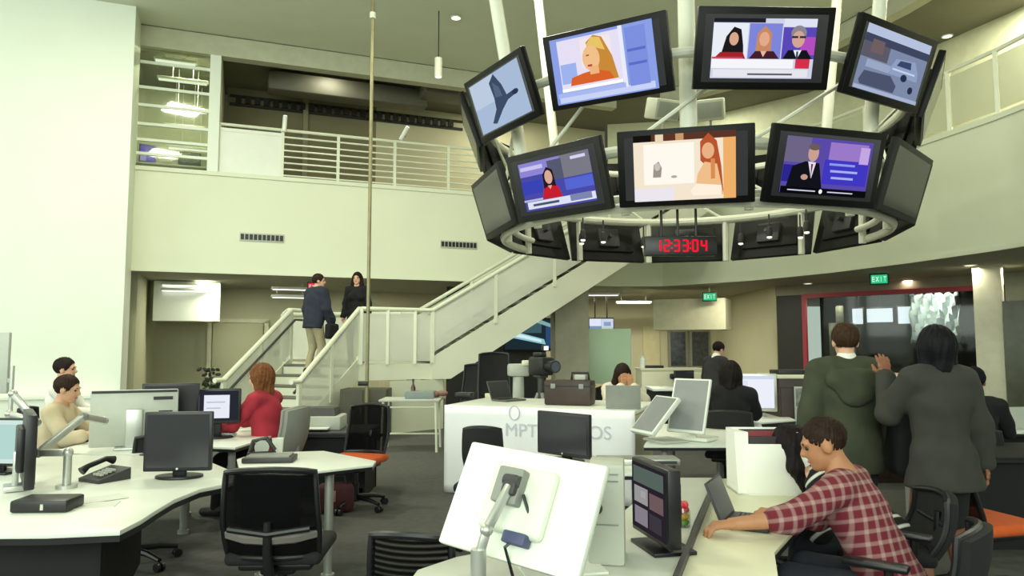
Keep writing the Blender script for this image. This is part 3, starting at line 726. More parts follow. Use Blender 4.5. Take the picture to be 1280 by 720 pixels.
for a_, o_, R0, z0, r_ in ((-55, .75, 2.2, 3.46, .075), (58, .45, 2.2, 3.46, .07), (1, -.05, 2.22, 3.0, .085), (125, .6, 2.2, 3.46, .07), (-125, .6, 2.2, 3.46, .07)):
    a = math.radians(a_); sx, cy = math.sin(a), -math.cos(a)
    b = B(); b.tube([(R0 * sx, R0 * cy, z0), ((R0 + o_) * sx, (R0 + o_) * cy, Zc)], r_, 12); obj('hanger', b, PIPE, ring)
def poly_faces(bm, pts, z, mi, W_, H_):
    f = bm.faces.new([bm.verts.new(((p[0] - .5) * W_, -z, (p[1] - .5) * H_)) for p in pts]); f.material_index = mi
def el(cx, cy, rx, ry, n=18): return [(cx + rx * math.cos(2 * PI * i / n), cy + ry * math.sin(2 * PI * i / n)) for i in range(n)]
def rc_(x0, y0, x1, y1): return [(x0, y0), (x1, y0), (x1, y1), (x0, y1)]
def picture(parent, layers, W_, H_, yoff, tilt_R=None, zc=0.0, strength=1.0, xo=0.0):
    b = B(); mats = []; 
    for i, (col, pts) in enumerate(layers):
        m_ = emit(col, strength)
        if m_ not in mats: mats.append(m_)
        poly_faces(b.bm, [(min(max(p[0], 0), 1), min(max(p[1], 0), 1)) for p in pts], .0006 * i, mats.index(m_), W_, H_)
    o = obj('screen_picture', b, mats, parent); o.location = (xo, yoff, zc); return o
TW, TH = 1.23, .71
TVB = mat('tv_black', '#0a0a0b', .45, 0, .1, 9, spec=.2); TVG = mat('tv_charcoal', '#262724', .5, 0, .1, 9, spec=.2)
FITS = {-30: (.84, .86, .01), 0: (.83, 1.05, -.01), 30: (.86, .88, 0), -45: (.93, .95, 0), -15: (.93, 1.06, -.03), 15: (.84, .88, -.01), 45: (.93, .98, 0)}
def tv(label, R, a_, z, tilt, layers=None, bez='black', group='screens of the ring', fit=(1, 1, 0)):
    a = math.radians(a_) + RA
    t = thing('television', label, 'television', (RC.x + R * math.sin(a), RC.y - R * math.cos(a), z), 0, group)
    t.rotation_mode = 'XYZ'; t.rotation_euler = (math.radians(tilt), 0, a)
    b = B(); b.box((0, 0, 0), (TW, .07, TH), bev=.012); b.box((0, .05, 0), (TW * .7, .06, TH * .6), bev=.02)
    obj('casing', b, TVB if bez == 'black' else TVG, t)
    b = B(); b.box((0, .11, 0), (.34, .07, .3), bev=.01); b.cyl((0, .12, 0), (0, .22, 0), .03, seg=8); obj('wall_bracket', b, DGREY, t)
    W_, H_ = TW - .13, TH - .13
    b = B(); b.box((0, -.036, 0), (W_, .006, H_)); obj('display', b, SCREENOFF, t)
    if layers: picture(t, layers, W_ * fit[0], H_ * fit[1], -.041, xo=fit[2])
    return t
T_bird = [('#a8bcd8', rc_(0, 0, 1, 1)), ('#bccbe0', rc_(.0, .5, .5, 1)), ('#3e4c66', [(.42, .55), (.40, .86), (.52, .98), (.62, .72), (.66, .50), (.84, .52), (.86, .44), (.66, .40), (.52, .28), (.34, .08), (.26, .12), (.40, .34)]), ('#56657e', [(.45, .55), (.46, .85), (.56, .70), (.58, .52)]), ('#2c3850', el(.82, .47, .06, .05))]
T_blonde = [('#8ba0e6', rc_(0, 0, 1, 1)), ('#c9d3f5', rc_(.03, .02, .97, .12)), ('#7d90df', rc_(.74, .1, .93, .95)), ('#e9ecff', rc_(.68, .1, .72, 1)), ('#e7e0f4', rc_(.07, .22, .68, .96)), ('#f3e7ec', rc_(.30, .5, .60, .92)), ('#9db4ee', rc_(.08, .3, .24, .6)),
            ('#c98b3a', [(.36, .86), (.44, .95), (.52, .90), (.60, .60), (.64, .26), (.40, .26), (.42, .5)]), ('#e8c566', [(.36, .82), (.42, .93), (.50, .90), (.54, .70), (.48, .74), (.40, .80)]),
            ('#d9632a', [(.16, .26), (.18, .38), (.30, .42), (.42, .44), (.56, .38), (.60, .26)]), ('#f2c08a', el(.395, .62, .085, .19)), ('#efb57c', rc_(.37, .38, .46, .50)), ('#8a5a3a', rc_(.35, .66, .38, .68)), ('#b04a3c', rc_(.355, .50, .40, .53)), ('#ffffff', rc_(.07, .18, .68, .23)), ('#a9b9f0', rc_(.02, .10, .70, .17)), ('#5a6ec8', rc_(.75, .4, .92, .44)), ('#5a6ec8', rc_(.75, .6, .92, .64))]
T_three = [('#cfd3e8', rc_(0, 0, 1, 1)), ('#20202a', rc_(0, .93, .5, 1)), ('#e9edf5', rc_(0, .33, .34, .92)), ('#7d86d9', rc_(.35, .33, .67, .92)), ('#5a48b8', rc_(.68, .33, 1, .86)), ('#b44ec0', rc_(.86, .4, 1, .7)), ('#dfe3f4', rc_(.68, .87, 1, 1)),
           ('#1d1a1c', [(.08, .34), (.13, .7), (.20, .86), (.27, .82), (.30, .55), (.31, .34)]), ('#d9a78e', el(.205, .66, .045, .11)), ('#a2242c', [(.02, .33), (.08, .44), (.30, .44), (.33, .33)]),
           ('#c98a62', [(.42, .4), (.43, .75), (.50, .88), (.57, .76), (.57, .4)]), ('#e3a98c', el(.50, .66, .05, .12)), ('#43202c', [(.36, .33), (.42, .46), (.60, .46), (.66, .33)]), ('#e9b99c', [(.47, .46), (.53, .46), (.50, .36)]),
           ('#8b8890', el(.83, .76, .075, .13)), ('#d3a596', el(.83, .66, .062, .14)), ('#2b2a33', rc_(.765, .68, .825, .715)), ('#2b2a33', rc_(.84, .68, .90, .715)), ('#15151f', [(.69, .33), (.74, .48), (.92, .48), (.98, .33)]), ('#f2f2fa', [(.79, .48), (.87, .48), (.83, .33)]), ('#39435f', rc_(.82, .33, .84, .46)),
           ('#f6f6fa', rc_(0, .17, .80, .32)), ('#d3314a', rc_(.82, .17, .96, .33)), ('#e5e6ee', rc_(.02, .02, .95, .15)), ('#57575f', rc_(.36, .055, .80, .085)), ('#c8475a', rc_(0, .33, .30, .36))]
T_cars = [('#7d8aa8', rc_(0, 0, 1, 1)), ('#b7c3de', rc_(0, .86, 1, 1)), ('#3f4660', rc_(0, .74, 1, .86)), ('#5d5a68', rc_(.0, .5, .4, .74)), ('#6f5f60', rc_(.12, .6, .3, .8)), ('#8fa0c4', [(.45, .42), (.52, .62), (.82, .66), (.9, .5), (.92, .36), (.48, .36)]), ('#39476a', [(.55, .52), (.59, .61), (.76, .63), (.78, .52)]), ('#c3d2ee', rc_(.5, .44, .86, .47)),
          ('#4c546d', [(.05, .14), (.1, .3), (.5, .33), (.62, .2), (.6, .08), (.08, .08)]), ('#9aa8c6', rc_(.1, .36, .46, .48)), ('#28304a', el(.85, .2, .04, .06)), ('#28304a', el(.7, .36, .05, .06)), ('#a8b4d0', rc_(0, 0, 1, .06))]
T_anchor = [('#4a4ba8', rc_(0, 0, 1, 1)), ('#8e86d4', rc_(0, .72, .6, 1)), ('#c9c4ee', rc_(.02, .84, .35, .92)), ('#7a7a86', rc_(.6, .55, 1, 1)), ('#565a70', rc_(.42, .55, .62, .95)), ('#3a44b4', rc_(.0, .35, .3, .62)), ('#5666d2', rc_(.62, .3, 1, .52)), ('#d8d4f2', rc_(.75, .88, .95, .94)),
            ('#241a1e', [(.32, .36), (.33, .7), (.40, .84), (.48, .76), (.50, .36)]), ('#d8ab98', el(.41, .63, .055, .14)), ('#c7202f', [(.28, .2), (.31, .40), (.40, .46), (.52, .42), (.56, .2)]), ('#d8ab98', [(.38, .46), (.44, .46), (.41, .38)]), ('#dfe2f2', rc_(.04, .04, 1, .19)), ('#4a5270', rc_(.12, .09, .5, .14)), ('#7d86b0', rc_(.66, .07, .95, .2)), ('#b9bee2', rc_(.0, .20, .28, .24))]
T_cream = [('#f4e6cf', rc_(0, 0, 1, 1)), ('#5b3526', rc_(0, .9, 1, 1)), ('#16120f', rc_(.0, .9, .18, 1)), ('#e8d9b8', rc_(.22, .88, .30, 1)), ('#c99a68', rc_(.42, .9, .5, 1)), ('#fff9ee', rc_(.1, .25, .6, .86)), ('#ece6ee', rc_(0, .0, .4, .2)), ('#9c958d', [(.19, .36), (.20, .55), (.25, .60), (.28, .5), (.27, .36)]), ('#c9c4bd', el(.235, .52, .03, .06)), ('#b0a79c', el(.40, .36, .03, .02)),
           ('#eeb06a', rc_(.88, 0, 1, .9)), ('#b9562f', [(.66, .58), (.66, .86), (.74, .98), (.82, .86), (.86, .5), (.88, .1), (.80, .1), (.78, .4)]), ('#eab184', el(.735, .72, .06, .12)), ('#f0bf8a', [(.60, .06), (.63, .38), (.70, .56), (.82, .52), (.88, .06)]), ('#fff1dd', [(.56, .14), (.62, .24), (.86, .2), (.86, .06), (.58, .06)]), ('#d98c54', rc_(.76, .3, .80, .6))]
T_suit = [('#5a4aa8', rc_(0, 0, 1, 1)), ('#6d6486', rc_(0, .55, .28, 1)), ('#9a7ac8', rc_(.5, .62, .95, .95)), ('#4038c0', rc_(.46, .2, .98, .64)), ('#c3a6e2', rc_(.86, .6, .97, .9)), ('#8f9af0', rc_(.52, .54, .82, .58)), ('#a8b0f6', rc_(.54, .42, .86, .46)), ('#a8b0f6', rc_(.56, .30, .82, .34)), ('#2b2690', rc_(.0, .2, .12, .5)),
          ('#12121a', [(.06, .12), (.10, .48), (.24, .58), (.40, .56), (.47, .12)]), ('#e3e0ee', [(.27, .58), (.36, .57), (.33, .28)]), ('#7a3040', [(.305, .54), (.33, .54), (.325, .30)]), ('#caa090', el(.315, .73, .06, .15)), ('#6a5a58', el(.315, .84, .065, .06)), ('#c79a8a', el(.25, .30, .04, .05)), ('#0a0a10', rc_(0, 0, 1, .12)), ('#d8d8ea', rc_(.08, .05, .40, .07)), ('#d8d8ea', rc_(.54, .05, .84, .07)), ('#ffffff', el(.46, .06, .02, .04))]
LOW = {-30: ('television of the lower ring showing a news presenter in a red top', T_anchor, 'grey'), 0: ('television of the lower ring with a bright cream picture above the red clock', T_cream, 'black'), 30: ('television of the lower ring showing a man in a dark suit on purple', T_suit, 'black'),
       -60: ('switched off dark screen at the left end of the lower ring', None, 'grey'), 60: ('switched off dark screen at the right end of the lower ring', None, 'grey')}
for k in range(-5, 7):
    a = k * 30
    lb, ly, bz = LOW.get(a, (None, None, 'grey'))
    if lb is None: lb = 'dark television back on the far side of the lower ring, seen from underneath' if abs(a) > 100 else ('dark screen turned sideways on the %s flank of the lower ring' % ('left' if a < 0 else 'right'))
    tv(lb, RLO, a, 3.19, 17, ly, bz, 'screens of the lower ring', FITS.get(a, (1, 1, 0)))
UPP = {-45: ('upper television showing a dark bird against pale blue sky', T_bird), -15: ('upper television showing a blonde woman on a blue frame', T_blonde), 15: ('upper television showing three people in a row of news boxes', T_three), 45: ('upper television showing parked cars in bluish light', T_cars)}
for k in range(-6, 6):
    a = k * 30 + 15
    lb, ly = UPP.get(a, (None, None))
    if lb is None: lb = 'dark television on the far side of the upper ring' if abs(a) > 100 else ('thin edge of a dark screen on the %s flank of the upper ring' % ('left' if a < 0 else 'right'))
    tv(lb, RUP, a, 4.20, 20, ly, 'black', 'screens of the upper ring', FITS.get(a, (1, 1, 0)))
# ceiling spots in the ring
for i, (a_, R) in enumerate(((180 - 62, 1.75), (180 - 50, 2.0), (180 - 44, 1.6), (180 - 24, 1.9), (180 + 52, 1.9), (180 + 60, 1.65), (180 + 47, 1.6), (180 + 20, 1.85))):
    a = math.radians(a_) + RA; x, y = RC.x + R * math.sin(a), RC.y - R * math.cos(a)
    nm = 'right' if math.sin(a) > 0 else 'left'
    t = thing('spotlight', 'small white spotlight under the %s part of the screen ring' % nm, 'spotlight', (x, y, 3.14), 0, 'spotlights of the %s part of the ring' % nm)
    b = B(); b.lathe([(.03, 0), (.045, .06), (.035, .14), (.012, .16)], (0, 0, -.12)); obj('lamp_body', b, DGREY, t)
    b = B(); b.ell((0, 0, -.12), (.036, .036, .02)); obj('lens', b, emit('#fffbe8', 1.4), t)
    b = B(); b.cyl((0, 0, .03), (0, 0, .20), .012, seg=8); obj('stem', b, DGREY, t)
# red clock
ck = at(850, 308, 7.0)
t = thing('digital_clock', 'black hanging clock with red glowing digits under the screen ring', 'clock', (ck.x, ck.y, ck.z))
b = B(); b.box((0, 0, 0), (.70, .1, .19), bev=.01); obj('case', b, BLACK, t)
for x in (-.18, -.02, .16): b = B(); b.cyl((x, 0, .09), (x, 0, .56), .013, seg=8); obj('hanging_rod', b, BLACK, t)
SEG = {'0': 'abcdef', '1': 'bc', '2': 'abged', '3': 'abgcd', '4': 'fgbc', '7': 'abc', '8': 'abcdefg'}
dw, dh = .062, .105
def digit(ch, x):
    w_, h_ = dw / 2 - .008, dh / 2
    G = {'a': ((0, h_), (w_ * 2, .016)), 'g': ((0, 0), (w_ * 2, .016)), 'd': ((0, -h_), (w_ * 2, .016)), 'f': ((-w_, h_ / 2), (.016, h_)), 'b': ((w_, h_ / 2), (.016, h_)), 'e': ((-w_, -h_ / 2), (.016, h_)), 'c': ((w_, -h_ / 2), (.016, h_))}
    for sg in SEG[ch]:
        (cx, cz), (sx, sz) = G[sg]; b.box((x + cx, -.054, cz), (sx, .01, sz))
LED = emit('#d8102a', 1.6)
for ch, x in zip('123304', (-.255, -.17, -.075, .01, .105, .19)): b = B(); digit(ch, x + .03); obj('digit', b, LED, t)
for x in (-.093, .087):
    b = B()
    for z in (-.025, .025): b.box((x, -.054, z), (.014, .01, .014))
    obj('colon', b, LED, t)
# white loudspeakers inside the ring
for px, an, lb in ((828, .35, 'white box loudspeaker left of the thick centre hanger pipe'), (888, -.35, 'white box loudspeaker right of the thick centre hanger pipe')):
    p = at(px, 137, 8.2); t = thing('loudspeaker', lb, 'loudspeaker', p, an, 'white loudspeakers in the ring')
    R = Matrix.Rotation(.35, 3, 'X'); b = B(); b.box((0, 0, 0), (.32, .26, .24), R, .02); obj('cabinet', b, PIPE, t)
    b = B(); b.box((0, -.125, -.045), (.27, .02, .18), R, .005); obj('grille', b, LGREY, t)
    b = B(); b.cyl((0, 0, -.1), (0, 0, 3.74 - p.z if p.z > 3.74 else -.4), .015, seg=8); obj('mount_stem', b, PIPE, t)
# ------------------------------------------------------------------ vents, pendants, signs
for px, lb in ((325, 'dark air grille in the white balcony front left of the pole'), (573, 'dark air grille in the white balcony front right of the pole')):
    r = (px - 640) / F; s_ = (r * 13.5 + 6.98) / (.934 - .358 * r); c = bl(s_, -.01); z = at(px, 297 if px < 400 else 306, c.y).z
    t = thing('air_grille', lb, 'grille', (c.x, c.y, z), RB, 'air grilles in the balcony front')
    b = B(); b.box((0, 0, 0), (.84, .02, .17), bev=.004); obj('frame', b, LGREY, t)
    b = B()
    for i in range(10): b.box((-.37 + i * .082, -.012, 0), (.062, .012, .11))
    obj('louvres', b, BLACK, t)
def exit_sign(lb, p, rz, col, facecol, drop):
    t = thing('exit_sign', lb, 'sign', p, rz)
    b = B(); b.box((0, 0, 0), (.34, .06, .22), bev=.008); obj('housing', b, mat('sign_housing', '#20382c' if 'green' in lb else '#7a3030', .5), t)
    b = B(); b.box((0, -.033, 0), (.29, .006, .17)); obj('lit_face', b, emit(facecol, 1.0), t)
    b = B(); L_ = {'E': [(-.5, 0, .18, 1), (0, .42, 1, .16), (0, 0, 1, .16), (0, -.42, 1, .16)], 'I': [(0, 0, .2, 1)], 'T': [(0, .42, 1, .16), (0, 0, .2, 1)]}
    for i, ch in enumerate('EXIT'):
        x0 = -.10 + i * .067
        if ch == 'X':
            for sg in (-1, 1): b.box((x0, -.038, 0), (.012, .006, .105), Matrix.Rotation(sg * .45, 3, 'Y'))
        else:
            for (cx, cz, w_, h_) in L_[ch]:
                off = 0 if cx == 0 else -.019
                b.box((x0 + off, -.038, cz * .1), (w_ * .042, .006, h_ * .1))
    obj('lettering', b, emit(col, 1.0), t)
    b = B(); b.cyl((0, 0, .10), (0, 0, drop), .012, seg=8); obj('stem', b, LGREY, t)
p = at(1099, 349, 14.2); exit_sign('green lit exit sign under the balcony before the studio glass', p, -.5, '#e0fff0', '#2fc583', Zs - p.z)
p = at(887, 371, 17.3); exit_sign('green lit exit sign beside the hanging cream box', p, -.25, '#e0fff0', '#2fc583', Zs - p.z)
p = at(394, 359, 15.6); exit_sign('red lit exit sign above the man on the stairs', p, .2, '#ffe0e0', '#e0344a', Zs - p.z)
# soffit boxes under the balcony
p = at(235, 376, 16.3); b = B(); b.box((p.x, p.y, 2.50), (1.35, .7, .88), RBM); struct('trim_9', b, WALLW)
p2 = at(866, 394, 18.2); b = B(); b.box((p2.x, p2.y, 2.28), (1.75, 1.15, .76), Matrix.Rotation(-.42, 3, 'Z')); struct('trim_10', b, mat('paint_cream_box', '#d6d2b4', .65))
def linear_light(lb, p, L_, rz, grp, drop=0.0, power=0):
    t = thing('ceiling_light', lb, 'light', p, rz, grp)
    b = B(); b.box((0, 0, .03), (L_, .16, .06), bev=.01); obj('housing', b, WHITE, t)
    b = B(); b.box((0, 0, -.005), (L_ - .06, .12, .016)); obj('diffuser', b, emit('#fdfff2', 1.8), t)
    if drop > .07:
        b = B()
        for x in (-L_ * .35, L_ * .35): b.cyl((x, 0, .06), (x, 0, drop), .008, seg=6)
        obj('drop_rod', b, LGREY, t)
    return t
for px, py, Y, L_, lb in ((750, 369, 18.0, .95, 'nearer glowing linear light above the teal panel'), (792, 379, 20.5, 1.0, 'farther glowing linear light left of the hanging cream box')):
    p = at(px, py, Y); linear_light(lb, p, L_, 0, 'linear lights under the balcony', Zs - p.z)
for zz_, Y, lb in ((2.84, 15.7, 'upper glowing strip, a light reflection on the front of the white box above the door'), (2.72, 15.6, 'lower glowing strip, a light reflection on the front of the white box above the door')):
    q9 = at(235, 376, 16.3); linear_light(lb, (q9.x - BN.x * .432, q9.y - BN.y * .432, zz_), 1.05, RB, 'glowing reflections on the white box')  # glowing strips built for light reflected on the box front
for py, Y, lb in ((362, 16.4, 'upper glowing tube light behind the left handrail of the stairs'), (372, 16.4, 'lower glowing tube light behind the left handrail of the stairs')):
    p = at(362, py, Y); linear_light(lb, p, .8, RB, 'tube lights behind the stairs', Zs - p.z)
DL = [(1212, 331, Zs), (1205, 350, Zs), (1010, 354, Zs), (570, 22, Zc - .02), (1184, 45, Zc - .02)]
for (px, py, z), lb in zip(DL, ('recessed downlight above the top of the cream column', 'recessed downlight just left of the cream column', 'recessed downlight above the dark studio door', 'recessed downlight in the high ceiling above the bird screen', 'recessed downlight in the high ceiling by the curved railing')):
    p = onz(px, py, z); t = thing('downlight', lb, 'light', (p.x, p.y, z))
    b = B(); b.lathe([(.11, 0), (.11, -.012), (.085, -.016), (.085, 0)]); obj('trim_ring', b, WHITE, t)
    b = B(); b.cyl((0, 0, -.012), (0, 0, -.002), .083, seg=20); obj('lens', b, emit('#fff6dc', 2.0), t)
p = at(548, 86, 12.9); t = thing('pendant_light', 'white cylinder pendant light beside the upper left screens', 'light', p)
b = B(); b.cyl((0, 0, -.15), (0, 0, .2), .07, seg=18); obj('shade', b, PIPE, t)
b = B(); b.cyl((0, 0, -.16), (0, 0, -.14), .055, seg=16); obj('bulb', b, emit('#fffbe0', 2.0), t)
b = B(); b.cyl((0, 0, .2), (0, 0, Zc - p.z), .01, seg=6); obj('cord', b, BLACK, t)
for px, py, tl, lb in ((350, 155, .05, 'short white upright spotlight clamped to the railing post beside the solid panel'), (503, 167, .5, 'short white tilted spotlight clamped to the railing right of the pole')):
    r = (px - 640) / F; s_ = (r * 13.5 + 6.98) / (.934 - .358 * r); c = bl(s_, .05); z = at(px, py, c.y).z
    t = thing('spotlight', lb, 'spotlight', (c.x, c.y, z)); R = Matrix.Rotation(tl, 3, 'Y')
    b = B(); b.cyl(R @ Vector((0, 0, -.16)), R @ Vector((0, 0, .16)), .045, seg=14); obj('lamp_body', b, WHITE, t)
    b = B(); b.cyl(R @ Vector((0, 0, .16)), R @ Vector((0, 0, .175)), .038, seg=14); obj('lens', b, emit('#ffffff', 1.6), t)
    b = B(); b.box((0, .045, -.03), (.05, .09, .05)); obj('clamp', b, DGREY, t)
# ------------------------------------------------------------------ lights of the place and added fill
def area(name, loc, rot, sx, sy, energy, col='#ffffff', spread=PI):
    l = bpy.data.lights.new(name, 'AREA'); l.shape = 'RECTANGLE'; l.size = sx; l.size_y = sy; l.energy = energy; l.color = hexc(col); l.spread = spread
    o = bpy.data.objects.new(name, l); COL.objects.link(o); o.location = loc; o.rotation_euler = rot; o['kind'] = 'helper'; return o
DAY = '#eefbee'; WARM = '#f9f6de'
LK = 1.62
# daylight through the tall windows behind and at the side
def aim(loc, tgt): return (Vector(tgt) - Vector(loc)).to_track_quat('-Z', 'Y').to_euler()
area('daylight_back_window', (-3, -6.9, 4.6), aim((-3, -6.9, 4.6), (-5, 12, 4.0)), 12, 5, 700 * LK, DAY)
area('daylight_side_window', (-14.6, 2, 4.5), aim((-14.6, 2, 4.5), (-6, 12.5, 4.0)), 9, 5, 290 * LK, DAY)
# downlights of the hall, tubes and added fill lamps under the balcony and upstairs
for x, y, e in ((-4, 4, 80), (0, 10, 110), (-5, 9, 150), (4, 8, 60)):
    l = area('hall_lamp', (x, y, Zc - .05), (0, 0, 0), .8, .8, e * LK, WARM)
for x, y, e in ((-6.5, 16.0, 55), (-3, 17.2, 50), (3.5, 19.8, 70), (1.8, 20, 50), (8.6, 13, 40), (9.5, 10.0, 20), (5.2, 16.6, 22), (7.65, 17.0, 40), (8.98, 15.52, 55)):
    area('under_balcony_fill', (x, y, Zs - .04), (0, 0, 0), 1.0, .2, e * LK, WARM)  # fill lamps, some added inside the studio to brighten the hanging sheet
for x, y, e in ((-7.0, 15.2, 60), (-4, 15.5, 18), (0, 18, 40), (8.6, 12, 90), (8.9, 8, 90), (5, 17.8, 40)):
    area('upper_floor_fill', (x, y, Zc - .06), (0, 0, 0), .3, .3, e * LK, WARM)  # unseen lamps added to fill the upper floor with light
# ------------------------------------------------------------------ furniture makers
def star_base(t, h, m, r=.31, casters=True):
    b = B(); b.cyl((0, 0, .10), (0, 0, h), .026, seg=14); b.cyl((0, 0, .10), (0, 0, h * .6), .036, seg=14); obj('gas_column', b, BLACK, t)
    b = B(); b.cyl((0, 0, .075), (0, 0, .125), .05, seg=16)
    for k in range(5):
        a = 2 * PI * k / 5 + .3; b.tube([(.03 * math.cos(a), .03 * math.sin(a), .11), (r * .6 * math.cos(a), r * .6 * math.sin(a), .10), (r * math.cos(a), r * math.sin(a), .075)], [.026, .022, .016], 8)
    obj('star_base', b, m, t)
    for k in range(5):
        a = 2 * PI * k / 5 + .3; x, y = r * math.cos(a), r * math.sin(a); q = Vector((-math.sin(a), math.cos(a), 0))
        b = B()
        for sg in (-1, 1): b.cyl(Vector((x, y, .03)) + q * sg * .008, Vector((x, y, .03)) + q * sg * .028, .03, seg=14)
        obj('caster', b, BLACK, t)
def task_chair(label, loc, rz, seatm, backm, framem, arms=True, solid=False, bw=.46, bh=.50, top=.98, group=None, lumbar=False):
    """sitter faces +Y"""
    t = thing('office_chair', label, 'chair', loc, rz, group)
    b = B(); b.box((0, .01, .455), (.49, .47, .07), bev=.03, seg=3); obj('seat', b, seatm, t)
    b = B(); b.box((0, 0, .405), (.38, .34, .05), bev=.02); b.box((0, -.02, .37), (.18, .2, .05), bev=.015); obj('seat_pan', b, BLACK, t)
    def back(u, v, off=0):                # u -1..1, v 0..1
        wv = bw / 2 * (1 - .12 * abs(v - .35)) ; x = u * wv
        return Vector((x, -.235 - .10 * v + .055 * u * u + off - .03 * math.sin(v * PI), top - bh + bh * v - .02 * u * u * v))
    n1, n2 = 10, 10
    b = B(); vs = [[b.bm.verts.new(back(-1 + 2 * i / n1, j / n2, 0)) for i in range(n1 + 1)] for j in range(n2 + 1)]
    ws = [[b.bm.verts.new(back(-1 + 2 * i / n1, j / n2, -.05 if solid else -.006)) for i in range(n1 + 1)] for j in range(n2 + 1)]
    for j in range(n2):
        for i in range(n1):
            b.bm.faces.new((vs[j][i], vs[j][i + 1], vs[j + 1][i + 1], vs[j + 1][i])); b.bm.faces.new((ws[j][i], ws[j + 1][i], ws[j + 1][i + 1], ws[j][i + 1]))
    rim = [(0, i) for i in range(n1)] + [(j, n1) for j in range(n2)] + [(n2, n1 - i) for i in range(n1)] + [(n2 - j, 0) for j in range(n2)]
    for k, (j, i) in enumerate(rim):
        j2, i2 = rim[(k + 1) % len(rim)]; b.bm.faces.new((vs[j][i], ws[j][i], ws[j2][i2], vs[j2][i2]))
    obj('backrest', b, backm, t)
    b = B(); pts = [back(-1 + 2 * i / n1, 0) for i in range(n1)] + [back(1, j / n2) for j in range(n2)] + [back(1 - 2 * i / n1, 1) for i in range(n1)] + [back(-1, 1 - j / n2) for j in range(n2)]
    b.tube(pts, .016, 8, True); obj('back_frame', b, framem, t)
    b = B(); b.tube([(0, -.08, .38), (0, -.27, .40), (0, -.31, top - bh + .06), (0, -.315, top - bh + .2)], [.03, .028, .024, .02], 10)
    b.tube([(-bw * .42, -.29, top - bh + .16), (0, -.325, top - bh + .14), (bw * .42, -.29, top - bh + .16)], .016, 8); obj('back_support', b, framem, t)
    if lumbar:
        b = B(); b.tube([(-bw * .5, -.20, .60), (-bw * .25, -.262, .585), (0, -.275, .58), (bw * .25, -.262, .585), (bw * .5, -.20, .60)], .04, 8); obj('lumbar_pad', b, mat('lumbar_grey', '#77716c', .8), t)
    if arms:
        for sg in (-1, 1):
            b = B(); b.tube([(sg * .2, -.03, .39), (sg * .285, -.04, .42), (sg * .29, -.05, .64)], .018, 8); b.box((sg * .29, .0, .655), (.07, .25, .03), bev=.012); obj('armrest', b, framem, t)
    star_base(t, .40, framem)
    return t
def monitor(label, loc, rz, w_=.5, h_=.31, zc=.26, case=BLACK, face=SCREENOFF, stand='oval', layers=None, logo=False, tilt=0.0, group=None, bez=.02, th=.035, standm=None, cat='monitor', glow=1.0):
    t = thing('computer_monitor', label, cat, loc, rz, group); R = Matrix.Rotation(tilt, 3, 'X')
    X = lambda x, y, z: Vector((0, 0, zc)) + R @ Vector((x, y, z))
    b = B(); b.box(X(0, 0, 0), (w_, th, h_), R, .008); b.box(X(0, th * .8, -.0), (w_ * .6, th * .8, h_ * .6), R, .012); obj('casing', b, case, t)
    b = B(); b.box(X(0, -th / 2 - .0005, bez * .2), (w_ - 2 * bez, .004, h_ - 2.2 * bez), R); dsp = obj('display', b, face, t)
    if layers: o = picture(t, layers, w_ - 2 * bez, h_ - 2.2 * bez, 0, strength=glow); o.location = X(0, -th / 2 - .004, bez * .2); o.rotation_euler = (tilt, 0, 0)
    if logo: b = B(); b.cyl(X(0, -th / 2 - .001, -h_ / 2 + bez * .9), X(0, -th / 2 - .004, -h_ / 2 + bez * .9), .007, seg=12); obj('emblem', b, SILVER, t)
    if logo == 'back': b = B(); b.cyl(X(.06, th * 1.2, -.02), X(.06, th * 1.2 + .006, -.02), .016, seg=14); obj('emblem', b, SILVER, t)
    sm = standm or case
    if stand:
        b = B(); b.box((0, th * 1.0, zc * .5), (.08, .03, zc), bev=.008); obj('stand_neck', b, sm, t)
        b = B(); 
        if stand == 'oval': b.prism([(.14 * math.cos(2 * PI * i / 28), .03 + .10 * math.sin(2 * PI * i / 28)) for i in range(28)], 0, .016, .004)
        else: b.box((0, .03, .008), (.24, .18, .016), bev=.004)
        obj('stand_base', b, sm, t)
    return t
def laptop(label, loc, rz, w_=.34, d_=.24, op=105, case=SILVER, face=SCREENOFF, layers=None, logo=False, group=None):
    """user sits at -Y; lid hinged at +Y"""
    t = thing('laptop', label, 'laptop', loc, rz, group)
    b = B(); b.box((0, 0, .01), (w_, d_, .018), bev=.005); bo = obj('base', b, case, t)
    b = B()
    for r in range(5):
        for c in range(12): b.box((-w_ * .42 + c * w_ * .076, -.01 + r * d_ * .095, .0205), (w_ * .062, d_ * .075, .004))
    obj('keyboard', b, BLACK, t)
    a = math.radians(180 - op); R = Matrix.Rotation(-(math.radians(op) - PI / 2), 3, 'X')
    h = Vector((0, d_ / 2, .016)); X = lambda x, y, z: h + R @ Vector((x, y, z))
    b = B(); b.box(X(0, 0, d_ * .47), (w_, .010, d_ * .94), R, .004); obj('lid', b, case, t)
    b = B(); b.box(X(0, -.006, d_ * .48), (w_ * .93, .003, d_ * .84), R); obj('display', b, face, t)
    if layers: o = picture(t, layers, w_ * .93, d_ * .84, 0); o.location = X(0, -.009, d_ * .48); o.rotation_euler = R.to_euler()
    if logo: b = B(); b.cyl(X(0, .005, d_ * .5), X(0, .007, d_ * .5), .018, seg=14); obj('emblem', b, SILVER, t)
    return t
T_doc = [('#eef1fb', rc_(0, 0, 1, 1))]
T_page = [('#272a33', rc_(0, 0, 1, 1)), ('#e9ecf6', rc_(.22, .08, .80, .86)), ('#b9bfd6', rc_(.28, .6, .7, .64)), ('#b9bfd6', rc_(.28, .4, .6, .44))]
T_white = [('#eceffa', rc_(0, 0, 1, 1)), ('#cfd6ec', rc_(0, .9, 1, 1)), ('#dfe4f4', rc_(.05, .1, .3, .85))]
